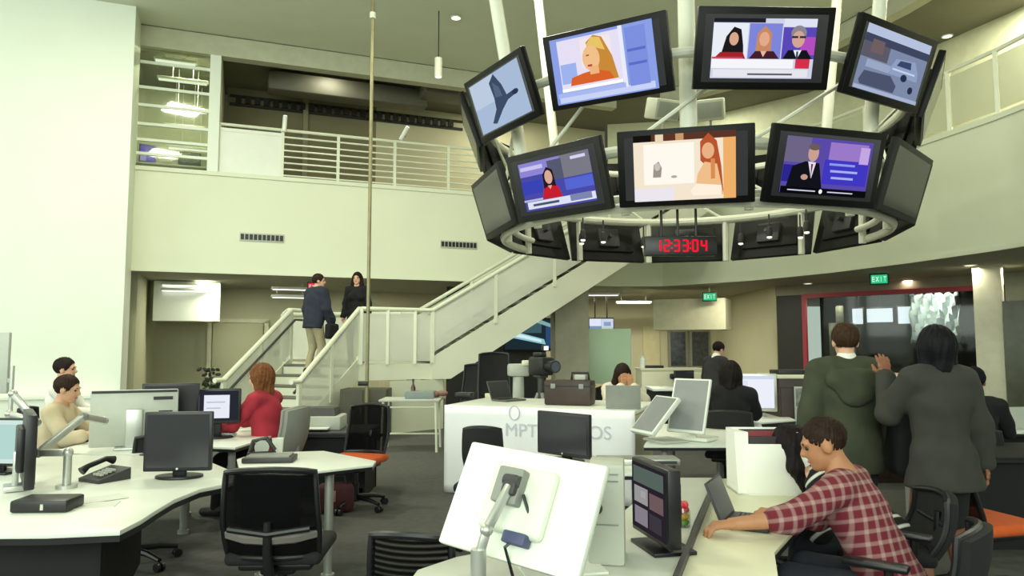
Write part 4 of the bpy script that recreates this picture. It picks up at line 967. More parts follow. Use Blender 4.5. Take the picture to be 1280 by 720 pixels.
T_photos = [('#3d3440', rc_(0, 0, 1, 1)), ('#7d9088', rc_(.05, .7, .95, .95)), ('#d8d6d6', rc_(.08, .4, .5, .65)), ('#9c7f84', rc_(.55, .38, .95, .62)), ('#bdb4c4', rc_(.1, .08, .5, .34)), ('#57525e', rc_(.55, .08, .9, .32)), ('#e6e8ea', rc_(.3, .5, .45, .6))]
def desk(label, poly, z, m=WHITE, th=.035, legs=(), legm=GREY, panels=(), edge=BLACK, panelm=None, group=None):
    c = sum((Vector(p) for p in poly), Vector((0, 0))) / len(poly)
    t = thing('desk', label, 'desk', (c.x, c.y, 0), 0, group); L = [(p[0] - c.x, p[1] - c.y) for p in poly]
    b = B(); b.prism(L, z - th * .45, z, .003); obj('worktop', b, m, t)
    b = B(); b.prism([(p[0] * .997, p[1] * .997) for p in L], z - th, z - th * .45); obj('edge_band', b, edge, t)
    for (x, y) in legs:
        b = B(); b.cyl((x - c.x, y - c.y, .03), (x - c.x, y - c.y, z - th), .03, seg=12); b.cyl((x - c.x, y - c.y, 0), (x - c.x, y - c.y, .03), .045, seg=12); obj('leg', b, legm, t)
    for (x0, y0, x1, y1, z0, z1) in panels:
        p = Vector((x0 - c.x, y0 - c.y)); q = Vector((x1 - c.x, y1 - c.y)); b = B(); b.strip([tuple(p), tuple(q)], z0, z1, .02); obj('side_panel', b, panelm or BLACKM, t)
    return t
def box_thing(name, label, cat, loc, rz, size, m, bev=.01, group=None):
    b = B(); b.box((0, 0, size[2] / 2), size, bev=bev); o = obj(name, b, m, None, loc, rz); return tag(o, label, cat, group)
def P2(px, py, z): v = onz(px, py, z); return (v.x, v.y)
MESHB = mesh_fabric('chair_mesh', '#131314', .22); SLATB = mesh_fabric('chair_slats', '#0f0f10', .42, 13)
BLKF = mat('black_fabric', '#1a1a1b', .9, 0, .15, 20)
Z = .73
# ================================================================== LEFT SIDE
# big curved desk in front
pa = [P2(*q, Z) for q in ((-60, 668), (60, 667), (150, 663), (176, 650), (196, 637), (218, 624), (250, 611), (291, 603), (293, 590), (262, 577), (185, 570), (60, 566), (-60, 566))]
lx = P2(120, 640, Z); l2 = P2(262, 592, Z); l3 = P2(30, 640, Z)
desk('large white curved desk in the left front corner', pa, Z, WHITE, .05, legs=[lx, l3, P2(40, 585, Z)], panels=[(*P2(-50, 650, Z), *P2(128, 648, Z), .12, .68), (*P2(128, 648, Z), *P2(180, 585, Z), .12, .68)])
q = P2(287, 597, Z); b = B(); b.box((q[0], q[1], .36), (.05, .34, .72), Matrix.Rotation(-.25, 3, 'Z'), .006)
q = onz(222, 598, Z); monitor('black monitor with dark blank screen standing on the front left desk', q, .12, .40, .36, .225, BLACK, SCREENOFF, 'oval', logo=True, bez=.018)
q = onz(52, 640, Z); t = thing('docking_box', 'black flat docking box lying at the front edge of the left desk', 'electronics', q, .05)
b = B(); b.box((0, .05, .032), (.27, .17, .06), bev=.012); obj('case', b, BLACK, t)
b = B(); b.box((.02, -.037, .03), (.014, .004, .028)); obj('switch', b, LGREY, t)
PAPER = mat('paper', '#dadcd2', .8, 0, .03, 20)
for i, (px, py, rz, lb) in enumerate(((118, 632, .3, 'lower loose white sheet beside the docking box'), (128, 624, .8, 'upper loose white sheet beside the docking box'))):
    q = onz(px, py, Z); box_thing('paper_sheet', lb, 'paper', (q.x, q.y, Z + .003 * i), rz, (.21, .15, .003), PAPER, 0)
q = onz(131, 600, Z); t = thing('desk_phone', 'black desk telephone lying in front of the blank black monitor', 'telephone', q, -.5)
b = B(); b.hull([[(-.1, -.1, 0), (.1, -.1, 0), (.1, .1, 0), (-.1, .1, 0)], [(-.1, -.1, .02), (.1, -.1, .02), (.1, .1, .07), (-.1, .1, .07)], [(-.1, -.1, 0), (.1, -.1, 0), (.1, -.1, .02), (-.1, -.1, .02)], [(-.1, .1, 0), (.1, .1, 0), (.1, .1, .07), (-.1, .1, .07)], [(-.1, -.1, 0), (-.1, .1, 0), (-.1, .1, .07), (-.1, -.1, .02)], [(.1, -.1, 0), (.1, .1, 0), (.1, .1, .07), (.1, -.1, .02)]]); obj('phone_body', b, DGREY, t)
b = B(); b.tube([(-.075, -.1, .06), (-.075, -.06, .085), (-.075, .05, .115), (-.075, .10, .10)], [.026, .016, .016, .026], 10); obj('handset', b, BLACK, t)
b = B()
for i in range(3):
    for j in range(4): b.box((.0 + i * .03, -.06 + j * .025, .045 + j * .006), (.02, .016, .012))
obj('keypad', b, LGREY, t)
# slim monitor seen edge on, on a jointed arm
q = onz(33, 612, Z); t = monitor('thin black monitor seen edge-on near the left edge', (q.x, q.y, Z), math.radians(126), .50, .40, .235, BLACK, SCREENOFF, None, th=.05)
b = B(); b.box((0, .06, .02), (.14, .10, .03), bev=.006); b.box((0, .055, .12), (.05, .03, .2), bev=.006); obj('stand', b, SILVER, t)
def arm(label, base, pts, post_h):
    t = thing('monitor_arm', label, 'monitor arm', base)
    b = B(); b.cyl((0, 0, 0), (0, 0, .02), .055, seg=18); obj('foot', b, SILVER, t)
    b = B(); b.cyl((0, 0, .02), (0, 0, post_h), .022, seg=14); obj('post', b, SILVER, t)
    for a, c in zip(pts, pts[1:]):
        a = Vector(a) - Vector(base); c = Vector(c) - Vector(base); d = c - a
        b = B(); b.box((a + c) / 2, (d.length, .042, .042), d.to_track_quat('X', 'Z').to_matrix(), .012); b.ell(a, .028); b.ell(c, .028); obj('arm_link', b, SILVER, t)
    return t
q = onz(83, 610, Z); A1 = at(84, 566, q.y); arm('silver jointed monitor arm on a post in the middle of the left desk', tuple(q), [(q.x, q.y, Z + .2), tuple(at(48, 566, q.y)), tuple(at(104, 521, q.y + .25)), tuple(at(130, 526, q.y + .6))], .22)
q = onz(8, 583, Z); arm('silver jointed monitor arm at the left edge beside the bright screen', tuple(q), [(q.x, q.y, Z + .35), tuple(at(46, 528, q.y)), tuple(at(16, 492, q.y))], .36)
q = onz(-6, 592, Z); monitor('bright pale teal screen cut by the left picture edge', q, -.1, .42, .30, .20, BLACK, SCREENOFF, 'square', layers=[('#cfe9e0', rc_(0, 0, 1, 1)), ('#b5d8d0', rc_(.5, .1, .9, .9))], bez=.014)
p = at(-3, 456, 5.0); t = thing('display_board', 'grey board on a thin silver post at the far left', 'board', (p.x - .13, 5.0, 0))
b = B(); b.box((0, 0, 1.42), (.42, .03, .42), bev=.006); obj('board', b, LGREY, t)
b = B(); b.box((.02, -.022, 1.17), (.16, .02, .10), bev=.004); obj('black_box', b, BLACK, t)
b = B(); b.cyl((.235, 0, 0), (.235, 0, 1.40), .014, seg=10); b.box((.1, 0, 1.3), (.26, .02, .03)); b.cyl((.235, 0, 0), (.235, 0, .02), .14, seg=20); obj('post', b, SILVER, t)
# desks behind
desk('white desk in front of the boy, behind the big curved desk', [(-3.52, 5.45), (-2.78, 5.45), (-2.86, 6.75), (-3.6, 6.75)], Z, WHITE, .04, legs=[(-3.45, 5.5), (-2.85, 5.5), (-3.5, 6.65), (-2.95, 6.65)])
desk('white desk with keyboard in front of the person in red', [(-2.76, 5.95), (-2.2, 5.8), (-2.12, 6.95), (-2.84, 7.1)], Z, WHITE, .04, legs=[(-2.7, 6.05), (-2.28, 5.95), (-2.2, 6.85), (-2.76, 6.95)])
q = at(172, 560, 5.35); t = thing('computer_monitor', 'large silver-backed monitor facing the boy at the left', 'monitor', (at(172, 430, 5.75).x, 5.75, Z), math.radians(203))
b = B(); b.box((0, 0, .24), (.62, .03, .44), bev=.012); obj('casing', b, LGREY, t)
b = B(); b.box((0, -.016, .25), (.58, .004, .36)); obj('display', b, SCREENOFF, t)
b = B(); b.box((0, .035, .16), (.12, .03, .3), bev=.01); b.box((0, .02, .01), (.26, .2, .02), bev=.006); obj('stand', b, SILVER, t)
b = B(); b.box((-.2, .017, .39), (.14, .01, .025)); b.box((-.22, .017, .28), (.1, .01, .022)); b.box((0, .016, .445), (.6, .012, .018)); obj('vent_slots', b, BLACK, t)
b = B(); b.box((0, -.02, .08), (.62, .03, .035), bev=.008); obj('lower_bar', b, BLACK, t)
q = at(214, 492, 6.1); monitor('dark monitor standing behind the large silver-backed monitor', (q.x, 6.1, Z), .3, .44, .30, .34, BLACK, SCREENOFF, 'oval')
q = at(271, 503, 6.35); monitor('black monitor showing a white page in front of the person in red', (q.x, 6.35, Z), .25, .40, .30, .28, BLACK, SCREENOFF, 'oval', layers=T_page)
q = onz(268, 545, Z); t = thing('keyboard', 'white keyboard under the hands of the person in red', 'keyboard', (q.x, q.y, Z), .2)
b = B(); b.box((0, 0, .012), (.36, .13, .022), bev=.006); obj('case', b, LGREY, t)
b = B()
for i in range(12):
    for j in range(4): b.box((-.155 + i * .028, -.045 + j * .028, .026), (.022, .022, .008))
obj('keys', b, WHITE, t)
# second white desk
pb = [P2(*q, Z) for q in ((300, 590), (375, 591.5), (466, 581), (470, 576), (405, 563.5), (320, 566), (296, 574))]
desk('white boomerang desk behind the black mesh chair', pb, Z, WHITE, .035, legs=[P2(412, 583, Z), P2(330, 583, Z)], legm=SILVER, panels=[(*P2(302, 584, Z), *P2(375, 585, Z), .2, .69)])
q = onz(327, 574, Z); t = thing('headset_dock', 'black and white tape dispenser on the boomerang desk', 'desk gadget', q, .3)
t.name = 'tape_dispenser'
b = B(); b.box((0, 0, .03), (.2, .07, .06), bev=.02); obj('base', b, BLACK, t)
b = B(); b.cyl((0, -.02, .085), (0, .02, .085), .05, seg=24); obj('tape_roll', b, LGREY, t)
b = B(); b.tube([(-.08, 0, .05), (-.06, 0, .13), (.03, 0, .15), (.09, 0, .06)], .015, 8); obj('cover', b, DGREY, t)
q = onz(385, 578, Z); t = thing('folder_tray', 'dark flat tray of folders on the boomerang desk', 'tray', (q.x - .28, q.y + .05, Z), .1)
b = B(); b.box((0, 0, .02), (.34, .2, .035), bev=.006); obj('tray', b, DGREY, t); b = B(); b.box((0, 0, .042), (.29, .17, .012)); obj('papers', b, GREY, t)
q = onz(347, 569, Z); t = thing('paper_cup', 'white cup standing behind the folders on the boomerang desk', 'cup', q)
b = B(); b.lathe([(.03, 0), (.033, .002), (.042, .12), (.044, .124), (.039, .124), (.030, .01)]); obj('cup', b, WHITE, t)
# floor items under the boomerang desk
q = onz(398, 660, 0); t = thing('bag', 'dark red bag on the floor under the boomerang desk', 'bag', (q.x, q.y + .6, 0), .3)
b = B(); b.box((0, 0, .13), (.32, .2, .26), bev=.05, seg=3); obj('bag_body', b, mat('dark_red_cloth', '#4a2026', .85), t)
b = B(); b.tube([(-.08, -.03, .25), (-.07, -.03, .33), (.07, -.03, .33), (.08, -.03, .25)], .012, 8); obj('handle', b, BLACK, t)
b = B(); b.box((-.06, -.105, .16), (.1, .01, .1), bev=.003); obj('front_patch', b, mat('pinkish_cloth', '#a8807e', .8), t)
# person desk with printer behind
desk('black side table carrying the grey printer beside the stairs', [(at(368, 430, 7.6).x, 7.35), (at(466, 430, 7.6).x, 7.35), (at(466, 430, 7.6).x, 8.1), (at(368, 430, 7.6).x, 8.1)], .66, DGREY, .05, legs=[], panels=[(at(368, 430, 7.6).x + .02, 7.4, at(466, 430, 7.6).x - .02, 7.4, .1, .60), (at(368, 430, 7.6).x + .02, 8.0, at(466, 430, 7.6).x - .02, 8.0, 0, .60), (at(368, 430, 7.6).x + .02, 8.0, at(368, 430, 7.6).x + .03, 7.4, 0, .6), (at(466, 430, 7.6).x - .02, 7.4, at(466, 430, 7.6).x - .03, 8.0, 0, .6)])
q = (at(400, 430, 7.7).x, 7.72, .66); t = thing('printer', 'light grey desktop printer with dark lid next to the stairs', 'printer', q, .05)
b = B(); b.box((0, 0, .07), (.52, .4, .14), bev=.015); obj('body', b, LGREY, t)
b = B(); b.hull([[(-.2, -.15, .14), (.2, -.15, .14), (.2, .17, .14), (-.2, .17, .14)], [(-.15, -.10, .22), (.17, -.10, .22), (.19, .15, .22), (-.17, .15, .22)], [(-.2, -.15, .14), (.2, -.15, .14), (.17, -.10, .22), (-.15, -.10, .22)], [(-.2, .17, .14), (.2, .17, .14), (.19, .15, .22), (-.17, .15, .22)], [(-.2, -.15, .14), (-.15, -.10, .22), (-.17, .15, .22), (-.2, .17, .14)], [(.2, -.15, .14), (.17, -.10, .22), (.19, .15, .22), (.2, .17, .14)]]); obj('lid', b, DGREY, t)
b = B(); b.box((-.02, -.26, .03), (.36, .16, .015), bev=.004); obj('paper_tray', b, WHITE, t)
# white metal table below the landing
x0, x1 = at(478, 430, 10.7).x, at(552, 430, 10.7).x
t = thing('metal_table', 'small white tube-legged table left of the white counter', 'table', ((x0 + x1) / 2, 10.75, 0))
w_ = (x1 - x0); b = B(); b.box((0, 0, .735), (w_, .6, .03), bev=.006); obj('tabletop', b, LGREY, t)
for sx in (-1, 1):
    for sy in (-1, 1):
        b = B(); b.cyl((sx * (w_ / 2 - .04), sy * .26, 0), (sx * (w_ / 2 - .06), sy * .26, .72), .018, seg=10); obj('leg', b, RAIL, t)
b = B(); b.tube([(-w_ / 2 + .04, .26, .2), (w_ / 2 - .04, .26, .2)], .015, 8); b.tube([(-w_ / 2 + .05, -.26, .64), (w_ / 2 - .05, -.26, .64)], .012, 8); obj('crossbar', b, RAIL, t)
box_thing('storage_box', 'flat blue-grey box lying on the small white table', 'box', (-1.36, 10.75, .75), .05, (.42, .3, .10), mat('blue_grey_card', '#7d8a88', .6), .01)
q = (at(517, 430, 10.9).x, 10.9, .75); t = thing('bottle', 'slim dark red bottle standing on the small white table', 'bottle', q)
b = B(); b.lathe([(.035, 0), (.035, .15), (.014, .2), (.014, .25)]); obj('glass_body', b, mat('dark_red_glass', '#4c2a2a', .2), t); b = B(); b.cyl((0, 0, .245), (0, 0, .275), .016, seg=12); obj('cap', b, BLACK, t)
b = B(); 
rr = random.Random(5)
for i in range(7): b.ell((rr.uniform(-.2, .2), rr.uniform(-.05, .05), .03 + rr.uniform(0, .03)), (.09, .07, .045))
tag(obj('scarf', b, mat('rosy_cloth', '#8f6a60', .9, 0, .2, 20), None, (at(556, 430, 10.85).x - .22, 10.93, .75)), 'crumpled rosy brown cloth at the right end of the small white table', 'cloth')
# chairs on the left
ORG = task_chair('orange seated black mesh chair standing near the stairs', (at(447, 430, 6.95).x, 6.95, 0), math.radians(165), ORANGE, MESHB, BLACK, arms=False, bw=.44, bh=.45, top=.95)
task_chair('grey chair of the person in red', (at(336, 430, 6.65).x, 6.65, 0), math.radians(76), GREY, mat('grey_chair_cloth', '#8d8f86', .8), GREY, arms=False, solid=True, bw=.42, bh=.46, top=.98)
q = onz(341, 720, .05); task_chair('black mesh-backed office chair in the left front, seen from behind', (at(343, 430, 3.75).x, 3.98, 0), math.radians(3), BLKF, MESHB, BLACK, arms=False, bw=.48, bh=.46, top=.925, lumbar=True)
task_chair('black chair tucked under the front left desk behind the blank monitor', (at(200, 430, 5.5).x, 5.2, 0), math.radians(170), BLKF, BLKF, BLACK, arms=False, solid=True, top=.86, bh=.4)
for (x, y, rz, lb) in ((-3.86, 6.15, -85, 'black chair of the boy in the beige shirt'), (-4.98, 8.0, -75, 'black chair of the dark-haired person by the white wall')):
    task_chair(lb, (x, y, 0), math.radians(rz), BLKF, BLKF, BLACK, arms=False, solid=True, top=.86, bh=.4)
c = bl(.62, 2.25); monitor('dark monitor on the desk of the glazed upper room', (c.x, c.y, Zu + .62), RB, .46, .33, .19, BLACK, SCREENOFF, 'square')
c = bl(-.22, 2.2); monitor('violet-blue glowing screen on the desk of the glazed upper room', (c.x, c.y, Zu + .62), RB + .3, .34, .40, .23, DGREY, SCREENOFF, 'square', layers=[('#6f63d8', rc_(0, 0, 1, 1)), ('#b9b0f5', rc_(.0, .0, .4, .5)), ('#3a2f8c', rc_(.55, .3, .95, .9))])
# ================================================================== CENTRE
c0 = Vector((at(557, 430, 7.65).x, 7.65)); c1 = Vector((at(792, 430, 6.95).x, 6.95)); cd_ = (c1 - c0).normalized(); cn = Vector((-cd_.y, cd_.x)); ZC = .91
cl_ = (c1 - c0).length; cm = (c0 + c1) / 2 + cn * .6; CR = math.atan2(cd_.y, cd_.x)
t = thing('counter', 'long white counter draped with a lettered banner in the middle', 'counter', (cm.x, cm.y, 0), CR)
b = B(); b.box((0, 0, ZC - .02), (cl_, 1.2, .04), bev=.006); obj('countertop', b, WHITE, t)
b = B(); b.box((0, .03, ZC / 2 - .03), (cl_ - .06, 1.1, ZC - .06)); obj('body', b, CREAM, t)
BAN = mat('banner_cloth', '#fbfafc', .6, 0, .01, 4)
b = B(); ns = 40
fr = [[(-cl_ / 2 - .004 + (cl_ + .008) * i / ns, -.608 - .006 * math.sin(i * 1.3) * (1 - j / 10), .015 + (ZC - .013) * j / 10) for i in range(ns + 1)] for j in range(11)]
vv = [[b.bm.verts.new(p) for p in r] for r in fr]
for j in range(10):
    for i in range(ns): b.bm.faces.new((vv[j][i], vv[j][i + 1], vv[j + 1][i + 1], vv[j + 1][i]))
o = obj('banner', b, BAN, t); o.modifiers.new('thick', 'SOLIDIFY').thickness = .004
def text(name, body, size, loc, parent, m, ext=.001):
    cu = bpy.data.curves.new(name, 'FONT'); cu.body = body; cu.size = size; cu.extrude = ext; cu.align_x = 'LEFT'
    tmp = bpy.data.objects.new(name, cu); COL.objects.link(tmp); dg = bpy.context.evaluated_depsgraph_get()
    me = bpy.data.meshes.new_from_object(tmp.evaluated_get(dg)); bpy.data.objects.remove(tmp)
    o = bpy.data.objects.new(name, me); me.materials.clear(); me.materials.append(m); COL.objects.link(o); o.parent = parent; o.location = loc; o.rotation_euler = (PI / 2, 0, 0); return o
LET = mat('banner_letter_grey', '#cfcfd8', .7)
xw = lambda px, py: (lambda d: ((Vector((d.x, d.y, 0)) * ((cm - cn * .612).dot(cn) / Vector((d.x, d.y)).dot(cn))).to_2d() - cm).dot(cd_))(ray(px, py))
zw = lambda px, py: (lambda d: CAMZ + d.z * ((cm - cn * .612).dot(cn) / Vector((d.x, d.y)).dot(cn)))(ray(px, py))
text('lettering', 'MPTC', .185, (xw(631, 543), -.617, zw(640, 545)), t, LET)
text('lettering', 'OS', .185, (xw(735, 550), -.617, zw(750, 549)), t, LET)
b = B(); b.tube([(.055 * math.cos(2 * PI * i / 24), -.617, .07 * math.sin(2 * PI * i / 24)) for i in range(24)], .006, 6, True); o = obj('ring_mark', b, LET, t); o.location = (xw(643, 515), 0, zw(643, 516))
def onc(px, py): return onz(px, py, ZC)
q = onc(581, 498); box_thing('black_box', 'small black box lying on the left end of the white counter', 'box', (q.x, q.y, ZC), CR, (.20, .14, .07), BLACK, .008)
q = onc(611, 497); box_thing('small_carton', 'small beige carton on the white counter', 'box', (q.x, q.y, ZC), CR, (.08, .06, .05), CREAM, .004)
q = onc(716, 507); t = thing('equipment_case', 'dark brown equipment case with carry handle on the white counter', 'case', (q.x - .02, q.y + .12, ZC), CR + .05)
b = B(); b.box((0, 0, .13), (.50, .26, .26), bev=.02); obj('case_body', b, WOODD, t)
b = B(); b.box((0, 0, .2), (.506, .266, .012)); obj('lid_seam', b, BLACK, t)
b = B(); b.tube([(.02, 0, .26), (.025, 0, .335), (.2, 0, .335), (.205, 0, .26)], .014, 8); obj('handle', b, BLACK, t)
b = B(); 
for sx in (-.15, .15): b.box((sx, -.135, .2), (.05, .014, .05), bev=.004)
obj('latch', b, GREY, t)
b = B(); b.box((.115, .02, .29), (.12, .1, .055), bev=.01); tag(obj('paper_pack', b, LGREY, None, (q.x - .02, q.y + .12, ZC), CR + .05), 'pale packet pushed under the handle of the dark brown case', 'packet')
q = onc(636, 502); laptop('grey laptop with its lid open on the white counter, seen from the side', (q.x, q.y + .12, ZC), CR + 1.15, .33, .23, 112, mat('olive_laptop', '#56574c', .5))
# broadcast camera on tripod
cp = at(676, 470, 8.9); t = thing('video_camera', 'black video camera with lamp on a tripod behind the white counter', 'video camera', (cp.x, 8.9, 0), .5)
b = B(); b.box((0, 0, 1.28), (.18, .34, .22), bev=.03); b.box((0, .03, 1.42), (.08, .22, .05), bev=.015); obj('camera_body', b, BLACK, t)
b = B(); b.cyl((0, -.17, 1.28), (0, -.34, 1.28), .065, .075, 20); obj('lens', b, BLACK, t); b = B(); b.cyl((0, -.335, 1.28), (0, -.345, 1.28), .06, seg=20); obj('front_glass', b, mat('lens_glass', '#2a3140', .05), t)
b = B(); b.box((.13, .02, 1.33), (.08, .16, .09), bev=.015); obj('viewfinder', b, DGREY, t)
b = B(); b.box((0, -.10, 1.50), (.08, .05, .07), bev=.01); obj('lamp', b, BLACK, t); b = B(); b.box((0, -.128, 1.50), (.06, .008, .05)); obj('lamp_lens', b, emit('#f6f8ff', 1.4), t)
b = B(); b.cyl((0, 0, .85), (0, 0, 1.17), .04, seg=14); b.box((0, .0, 1.155), (.12, .16, .03), bev=.008); obj('tripod_head', b, DGREY, t)
for k in range(3):
    a = 2 * PI * k / 3 + .5; b = B(); b.tube([(.03 * math.cos(a), .03 * math.sin(a), .95), (.42 * math.cos(a), .42 * math.sin(a), 0.012)], [.024, .014], 8); obj('tripod_leg', b, GREY, t)
cp = at(648, 462, 9.2); t = thing('studio_tripod', 'pale grey camera support frame standing beside the black video camera', 'tripod', (cp.x, 9.2, 0), .2)
b = B(); b.box((0, 0, 1.22), (.26, .2, .16), bev=.03); obj('head_plate', b, LGREY, t); b = B(); b.box((.1, -.08, 1.31), (.14, .1, .07), bev=.02); obj('control_box', b, CREAM, t)
b = B(); b.cyl((0, 0, .1), (0, 0, 1.16), .09, .07, 16); obj('pedestal', b, LGREY, t)
b = B(); b.tube([(.1, -.05, 1.2), (.3, -.25, 1.05)], .014, 8); obj('pan_handle', b, BLACK, t)
b = B(); b.cyl((0, 0, 0), (0, 0, .1), .26, .2, 20); obj('base', b, GREY, t)
task_chair('high-backed black chair behind the left end of the white counter', (at(619, 430, 10.3).x, 10.3, 0), math.radians(185), BLKF, BLKF, BLACK, arms=False, solid=True, bw=.46, bh=.75, top=1.42)
task_chair('second black chair farther back under the stairs', (at(583, 430, 11.6).x, 11.6, 0), math.radians(150), BLKF, BLKF, BLACK, arms=False, solid=True, bw=.46, bh=.6, top=1.22)
# wall screen in the dark bay
p = at(664, 418, 17.3); t = thing('wall_screen', 'wall screen with a teal blue glow in the dark bay under the stairs', 'screen', (p.x, 17.5, p.z)); b = B(); b.box((0, 0, 0), (1.35, .08, .80), bev=.01); obj('casing', b, BLACK, t)
picture(t, [('#1d2b33', rc_(0, 0, 1, 1)), ('#3d5c62', rc_(.0, .55, .7, .95)), ('#8fc4cc', [(.05, .42), (.15, .62), (.75, .34), (.78, .16)]), ('#cfeff2', [(.12, .46), (.2, .56), (.7, .32), (.7, .24)]), ('#2a4a70', rc_(.78, .05, .95, .9)), ('#7faaa4', [(.6, .9), (.7, .98), (.98, .78), (.98, .68)])], 1.27, .72, -.045)
# left foreground-centre: desks carrying monitors
f1 = [P2(*q, Z) for q in ((505, 735), (522, 712), (570, 696), (640, 683), (720, 668), (778, 640), (822, 604), (840, 597), (893, 597), (868, 652), (838, 735))]
desk('pale desk in the middle front carrying the white-backed monitor', f1, Z, mat('pale_laminate', '#cfd2c6', .45, 0, .03, 6), .04, legs=[P2(700, 690, Z), P2(850, 610, Z), P2(560, 712, Z), P2(820, 715, Z)], panels=[(*P2(700, 690, Z), *P2(800, 625, Z), .15, .68)])
f2 = [P2(*q, Z) for q in ((846, 735), (876, 655), (900, 598), (1015, 598), (1000, 655), (968, 690), (975, 735))]
desk('cream desk under the arms of the man in plaid', f2, Z, CREAM, .04, legs=[P2(870, 700, Z), P2(955, 705, Z), P2(910, 605, Z), P2(1000, 605, Z)])
a_, c_ = P2(896, 596, Z), P2(841, 730, Z); b = B(); b.strip([a_, c_], Z - .1, Z + .03, .02); tag(obj('desk_divider', b, DGREY), 'low dark divider strip between the pale and the cream desk', 'divider')
# the white-backed monitor on its arm (edges fitted to the view)
ctr = at(652, 633, 2.55); k_ = 2.55 / 900.0
U = Vector((166, -118, -13)) * k_; Vd = Vector((-40, -44, -120)) * k_
Vd = Vd - U * (Vd.dot(U) / U.dot(U)); Nn = U.cross(Vd).normalized()
if Nn.y > 0: Nn = -Nn
Rm = Matrix((U.normalized(), -Nn, -Vd.normalized())).transposed()
t = thing('computer_monitor', 'white-backed monitor tilted on a silver arm in the middle front', 'monitor', (ctr.x, ctr.y, Z))
zc = ctr.z - Z; X = lambda u, n, v: Vector((0, 0, zc)) + Rm @ Vector((u, n, v))
wm, hm_ = U.length, Vd.length
b = B(); b.box(X(0, 0, 0), (wm, .035, hm_), Rm, .010); obj('casing', b, mat('white_plastic', '#eef3e6', .4, 0, .015, 4), t)
b = B(); b.box(X(0, .0195, 0), (wm - .04, .004, hm_ - .04), Rm); obj('display', b, SCREENOFF, t)
b = B(); b.box(X(.005, -.035, .01), (.26, .04, .235), Rm, .02, 3); obj('back_housing', b, mat('white_plastic2', '#e3e8da', .45, 0, .02, 4), t)
b = B(); b.box(X(-.02, -.075, .045), (.105, .045, .125), Rm, .008); obj('mount_plate', b, GREY, t)
b = B(); b.box(X(.0, -.103, .045), (.055, .03, .07), Rm, .01); b.cyl(X(-.03, -.10, .06), X(.03, -.10, .06), .02, seg=12); obj('tilt_joint', b, DGREY, t)
ap = at(598, 714, 2.42); al = Vector((ap.x - ctr.x, ap.y - ctr.y, 0)); j0 = X(.0, -.11, .03); j1 = X(-.02, -.13, -.12); j2 = Vector((al.x, al.y, .12))
def link(b, a, c, wd): d = c - a; b.box((a + c) / 2, (d.length + wd, wd, wd * 1.2), d.to_track_quat('X', 'Z').to_matrix(), .008)
b = B(); link(b, j0, j1, .026); link(b, j1, j2, .026); b.ell(j1, .022); b.ell(j2, .024); obj('arm_link', b, SILVER, t)
b = B(); b.cyl((al.x, al.y, .02), (al.x, al.y, .15), .026, seg=14); b.cyl((al.x, al.y, 0), (al.x, al.y, .02), .055, seg=18); obj('post', b, SILVER, t)
b = B(); b.tube([j0 + Vector((.05, .0, -.02)), j0 + Vector((.08, -.02, -.12)), j1 + Vector((.06, .02, -.06)), j2 + Vector((.12, .05, -.1))], .006, 6); obj('cable', b, BLACK, t)
b = B(); b.box(X(.05, -.05, -.115), (.09, .05, .04), Rm, .006); obj('blue_plug', b, mat('blue_plug', '#4c5276', .5), t)
q = onz(667, 716, Z); t = thing('paper_stack', 'white papers on the pale desk below the white-backed monitor', 'papers', (q.x + .1, q.y + .06, Z), .2)
b = B(); b.box((0, 0, .004), (.3, .21, .008)); obj('sheets', b, WHITE, t)
q = onz(758, 706, Z); t = thing('computer_tower', 'pale grey upright computer tower right of the white-backed monitor', 'computer', (q.x + .015, q.y + .08, Z), -.16)
b = B(); b.box((0, 0, .185), (.135, .20, .37), bev=.012); obj('case', b, mat('tower_grey', '#bcbfb2', .5, 0, .03, 6), t)
b = B(); b.cyl((-.035, -.101, .21), (-.035, -.108, .21), .022, seg=16); obj('power_button', b, DGREY, t)
b = B(); b.bm.free()
for z_ in (.335, .31, .15): b = B(); b.box((0, -.102, z_), (.09, .004, .005)); obj('drive_slot', b, GREY, t)
q = onz(820, 686, Z); monitor('black monitor turned sideways on the pale desk, showing a strip of pictures', (q.x, q.y, Z), math.radians(-77), .36, .30, .19, BLACK, SCREENOFF, 'square', layers=T_photos, bez=.016, th=.055, glow=.45)
q = onz(853, 658, Z); t = thing('candy_jar', 'little jar with red, yellow and green sweets on the pale desk', 'jar', q)
b = B(); b.lathe([(.032, 0), (.036, .01), (.036, .07), (.03, .085)]); obj('jar', b, glass('jar_glass', '#e8ece8', .1), t)
for i, (cname, z) in enumerate((('#6f9a3c', .02), ('#d2a62c', .045), ('#cf3a3c', .075), ('#d8444a', .098))):
    b = B()
    for k in range(5): b.ell((.017 * math.cos(k * 1.256 + i), .017 * math.sin(k * 1.256 + i), z), .0145)
    obj('sweets', b, mat('sweet_' + cname[1:], cname, .4), t)
